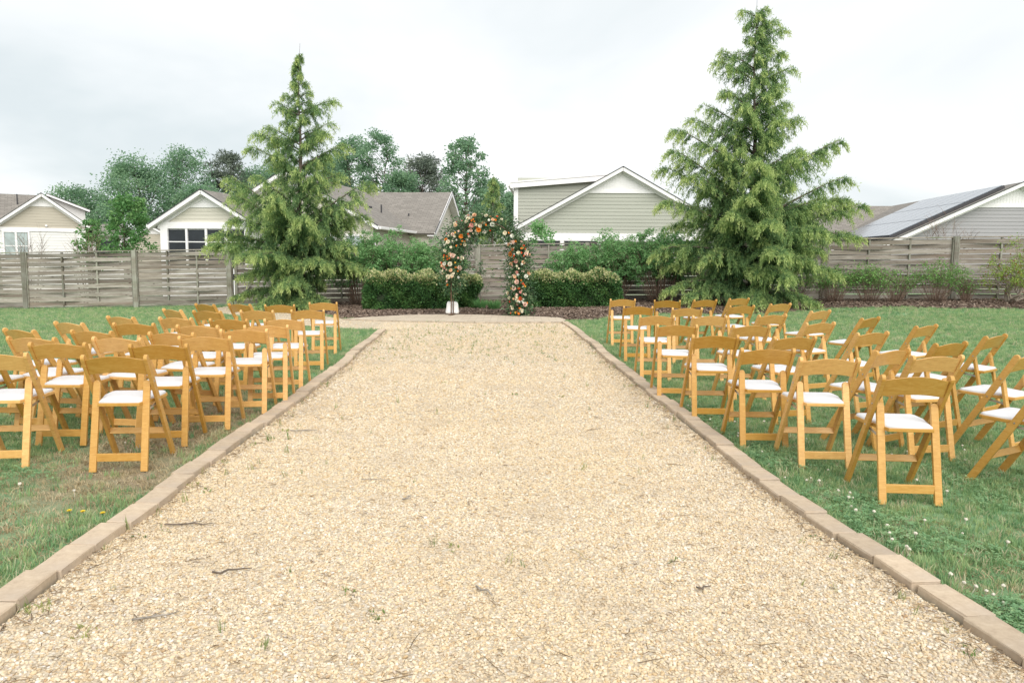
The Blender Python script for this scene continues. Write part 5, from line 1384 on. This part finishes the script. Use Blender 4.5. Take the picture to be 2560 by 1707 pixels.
scatter('clover', 'low clover leaves growing beside the right kerb', 'clover', np.stack([xx, yy, gz(xx, yy)], -1), np.stack([np.zeros(n), np.zeros(n), rng.uniform(0, 6.283, n)], -1), np.repeat(rng.uniform(.7, 1.25, n)[:, None], 3, 1), rng.integers(0, 3, n), CP)
n = 85; yy = 2.55 + 4.6 * rng.uniform(0, 1, n) ** 1.5; xx = kr(yy) + .2 + np.abs(rng.normal(0, .32, n))
x2 = rng.uniform(2.4, 4.6, 26); y2 = rng.uniform(4.5, 7.5, 26); x3 = rng.uniform(-4.4, -2.5, 12); y3 = rng.uniform(3.9, 7, 12)
xx = np.concatenate([xx, x2, x3]); yy = np.concatenate([yy, y2, y3]); n = len(xx)
scatter('clover_flowers', 'small white clover heads dotted in the grass', 'clover flowers', np.stack([xx, yy, gz(xx, yy)], -1), np.stack([rng.normal(0, .25, n), rng.normal(0, .25, n), rng.uniform(0, 6.283, n)], -1), np.repeat(rng.uniform(.55, .95, n)[:, None], 3, 1), rng.integers(0, 3, n), [clover_head(k) for k in range(3)])

# brown straw and leaf litter on path and lawn
LIT = instmat('litter', [(0, (.10, .075, .05)), (.4, (.22, .15, .09)), (.7, (.38, .27, .16)), (1, (.5, .40, .26))], .9)
def litter(k):
    mb = MB(); rr = random.Random(k); ln = (.012, .02, .035, .05)[k]
    mb.tube([(-ln, 0, 0), (0, rr.uniform(-.006, .006), .003), (ln, rr.uniform(-.006, .006), .001)], [.0014, .0018, .0008], 4); return mb.mesh('litter', LIT)
y = 2.2 + 12 * rng.uniform(0, 1, 3600) ** 1.6; x = rng.uniform(-1, 1, 3600) * (.72 * y + .2)
yk = 2.2 + 12 * rng.uniform(0, 1, 2200) ** 1.5; sk = rng.uniform(0, 1, 2200) < .5; ok_ = np.abs(rng.normal(0, .07, 2200)); xk = np.where(sk, kl(yk) + .01 + ok_, kr(yk) - .01 - ok_)
x, y = np.concatenate([x, xk]), np.concatenate([y, yk])
ok = ~in_poly(x, y, PATIO); x, y = x[ok], y[ok]; n = len(x); inp = in_poly(x, y, PATH)
scatter('leaf_litter', 'fine brown straw and leaf bits strewn on the ground', 'leaf litter', np.stack([x, y, gz(x, y) + np.where(inp, .028, .012)], -1), np.stack([rng.normal(0, .15, n), rng.normal(0, .15, n), rng.uniform(0, 6.283, n)], -1), np.repeat(rng.uniform(.6, 1.3, n)[:, None], 3, 1), rng.choice(4, n, p=[.62, .26, .10, .02]), [litter(k) for k in range(4)])

# weeds coming through the gravel
WD = instmat('weed_blade', [(0, (.11, .21, .06)), (.5, (.21, .28, .09)), (1, (.36, .36, .14))], .6, .3)
wt = [blade_mesh(200 + k, 7, .075, .02, .0032, WD, .4) for k in range(3)] + [blade_mesh(220, 20, .022, .05, .008, WD, 1.4)]
n = 190; yy = 2.6 + 13 * rng.uniform(0, 1, n) ** 1.2; xx = np.where(rng.uniform(0, 1, n) < .5, np.where(rng.uniform(0, 1, n) < .5, kl(yy) + np.abs(rng.normal(0, .2, n)), kr(yy) - np.abs(rng.normal(0, .14, n))), kl(yy) + (kr(yy) - kl(yy)) * rng.uniform(0, 1, n))
x2 = rng.uniform(-2.2, 1.0, 420); y2 = rng.uniform(10.5, 16.2, 420); xx = np.concatenate([xx, x2]); yy = np.concatenate([yy, y2]); n = len(xx)
ok = in_poly(xx, yy, PATH); xx, yy = xx[ok], yy[ok]; n = len(xx)
scatter('weeds', 'thin weeds sprouting through the gravel path', 'weeds', np.stack([xx, yy, gz(xx, yy) + .016], -1), np.stack([rng.normal(0, .2, n), rng.normal(0, .2, n), rng.uniform(0, 6.283, n)], -1), np.repeat(rng.uniform(.5, 1.2, n)[:, None], 3, 1), rng.integers(0, 4, n), wt)

# bark chips on the bed
CHM = instmat('bark_chip', [(0, (.07, .047, .036)), (.4, (.135, .095, .07)), (.75, (.21, .155, .12)), (1, (.33, .26, .21))], .9)
def chip(k):
    rs = np.random.default_rng(k); mb = MB(); mb.box((0, 0, 0), (.035 * rs.uniform(.7, 1.3), .011 * rs.uniform(.7, 1.3), .004)); me = mb.mesh('chip', CHM)
    for v in me.vertices: v.co += Vector(tuple(rs.normal(0, .003, 3)))
    return me
x, y = field(60000, -8.6, 20, 16.9, 25); ok = in_poly(x, y, MULCH) & ~in_poly(x, y, PATIO) & (np.abs(x) < .73 * y); x, y = x[ok][:26000], y[ok][:26000]; n = len(x)
fd = np.clip((y - np.interp(x, [p[0] for p in MULCH_FRONT], [p[1] for p in MULCH_FRONT])) / 1.2, 0, 1)
scatter('mulch_chips', 'loose bark chips on the bed by the fence', 'bark mulch', np.stack([x, y, gz(x, y) + .014 + .07 * fd + rng.uniform(0, .02, n)], -1), np.stack([rng.normal(0, .35, n), rng.normal(0, .35, n), rng.uniform(0, 6.283, n)], -1), np.repeat(rng.uniform(.7, 1.5, n)[:, None], 3, 1), rng.integers(0, 4, n), [chip(k) for k in range(4)])

# twigs lying on the gravel
TW = [((-1.72, 6.02), .22, .1, 'thin grey twig lying on the gravel near the left kerb, beyond the others'), ((-1.72, 3.83), .25, .15, 'dark forked twig on the gravel by the left kerb'), ((-1.27, 3.25), .17, .35, 'short dark stick on the gravel in the left foreground'), ((-1.41, 2.81), .17, .45, 'mossy stick on the gravel nearest the left corner'),
      ((-.11, 3.08), .12, -.9, 'small bent grey twig near the middle of the foreground'), ((.36, 3.46), .22, -1.0, 'thin curved grass stem on the gravel right of centre'), ((-.62, 4.32), .10, 1.1, 'pale stubby stick on the gravel in the middle distance'), ((-.86, 4.68), .22, .0, 'long thin twig on the gravel left of centre'), ((.86, 3.14), .07, .2, 'small dark bark scrap on the gravel right of centre')]
twm = [plain('twig_grey', (.27, .24, .205), .9, .4, 40), plain('twig_dark', (.14, .11, .085), .9, .4, 40), plain('straw', (.40, .34, .2), .9, .2, 40)]
for k, ((x, y), ln, a, lab) in enumerate(TW):
    rr = random.Random(k); d = Vector((math.cos(a), math.sin(a), 0)); s = Vector((-d.y, d.x, 0)); z = float(gz(x, y)) + .030
    pts = [d * (t - .5) * ln + s * (rr.uniform(-.012, .012) * (1 if 0 < t < 1 else 0)) + Vector((0, 0, rr.uniform(0, .008))) for t in (0, .2, .4, .6, .8, 1)]
    mb = MB(); rad = .0045 if k not in (5, 7) else .0025
    mb.tube(pts, [rad, rad * 1.1, rad, rad * .9, rad * .7, rad * .4], 6)
    if k in (0, 1, 3): mb.tube([pts[2], pts[2] + d * ln * .2 + s * .03, pts[2] + d * ln * .33 + s * .035], [rad * .6, rad * .5, rad * .3], 5)
    o = mb.build('twig', twm[2 if k == 5 else (1 if k in (2, 8, 1) else 0)], None, smooth=True); o.location = (x, y, z)
    tag(o, lab, 'twig', 'twigs on the gravel')
# three dandelions by the left kerb
dy_ = plain('yellow_petals', (.75, .58, .03), .6, .1, 50)
for k, ((x, y), lab) in enumerate((((-2.42, 3.93), 'yellow dandelion farthest from the left kerb'), ((-2.34, 3.92), 'middle yellow dandelion beside the left kerb'), ((-2.22, 3.9), 'yellow dandelion closest to the left kerb'))):
    root = tag(empty('dandelion', (x, y, float(gz(x, y)))), lab, 'flower', 'yellow dandelions')
    link('bloom', bloom_mesh('bloom', dy_, [(9, .9, .7, .3), (12, .4, 1.0, .35), (12, .1, 1.0, .35)], .014, k), root, (0, 0, .06))
    MB().tube([(0, 0, 0), (.003, 0, .03), (0, 0, .06)], .002, 5).build('stem', CLV if False else G_IRIS, root)
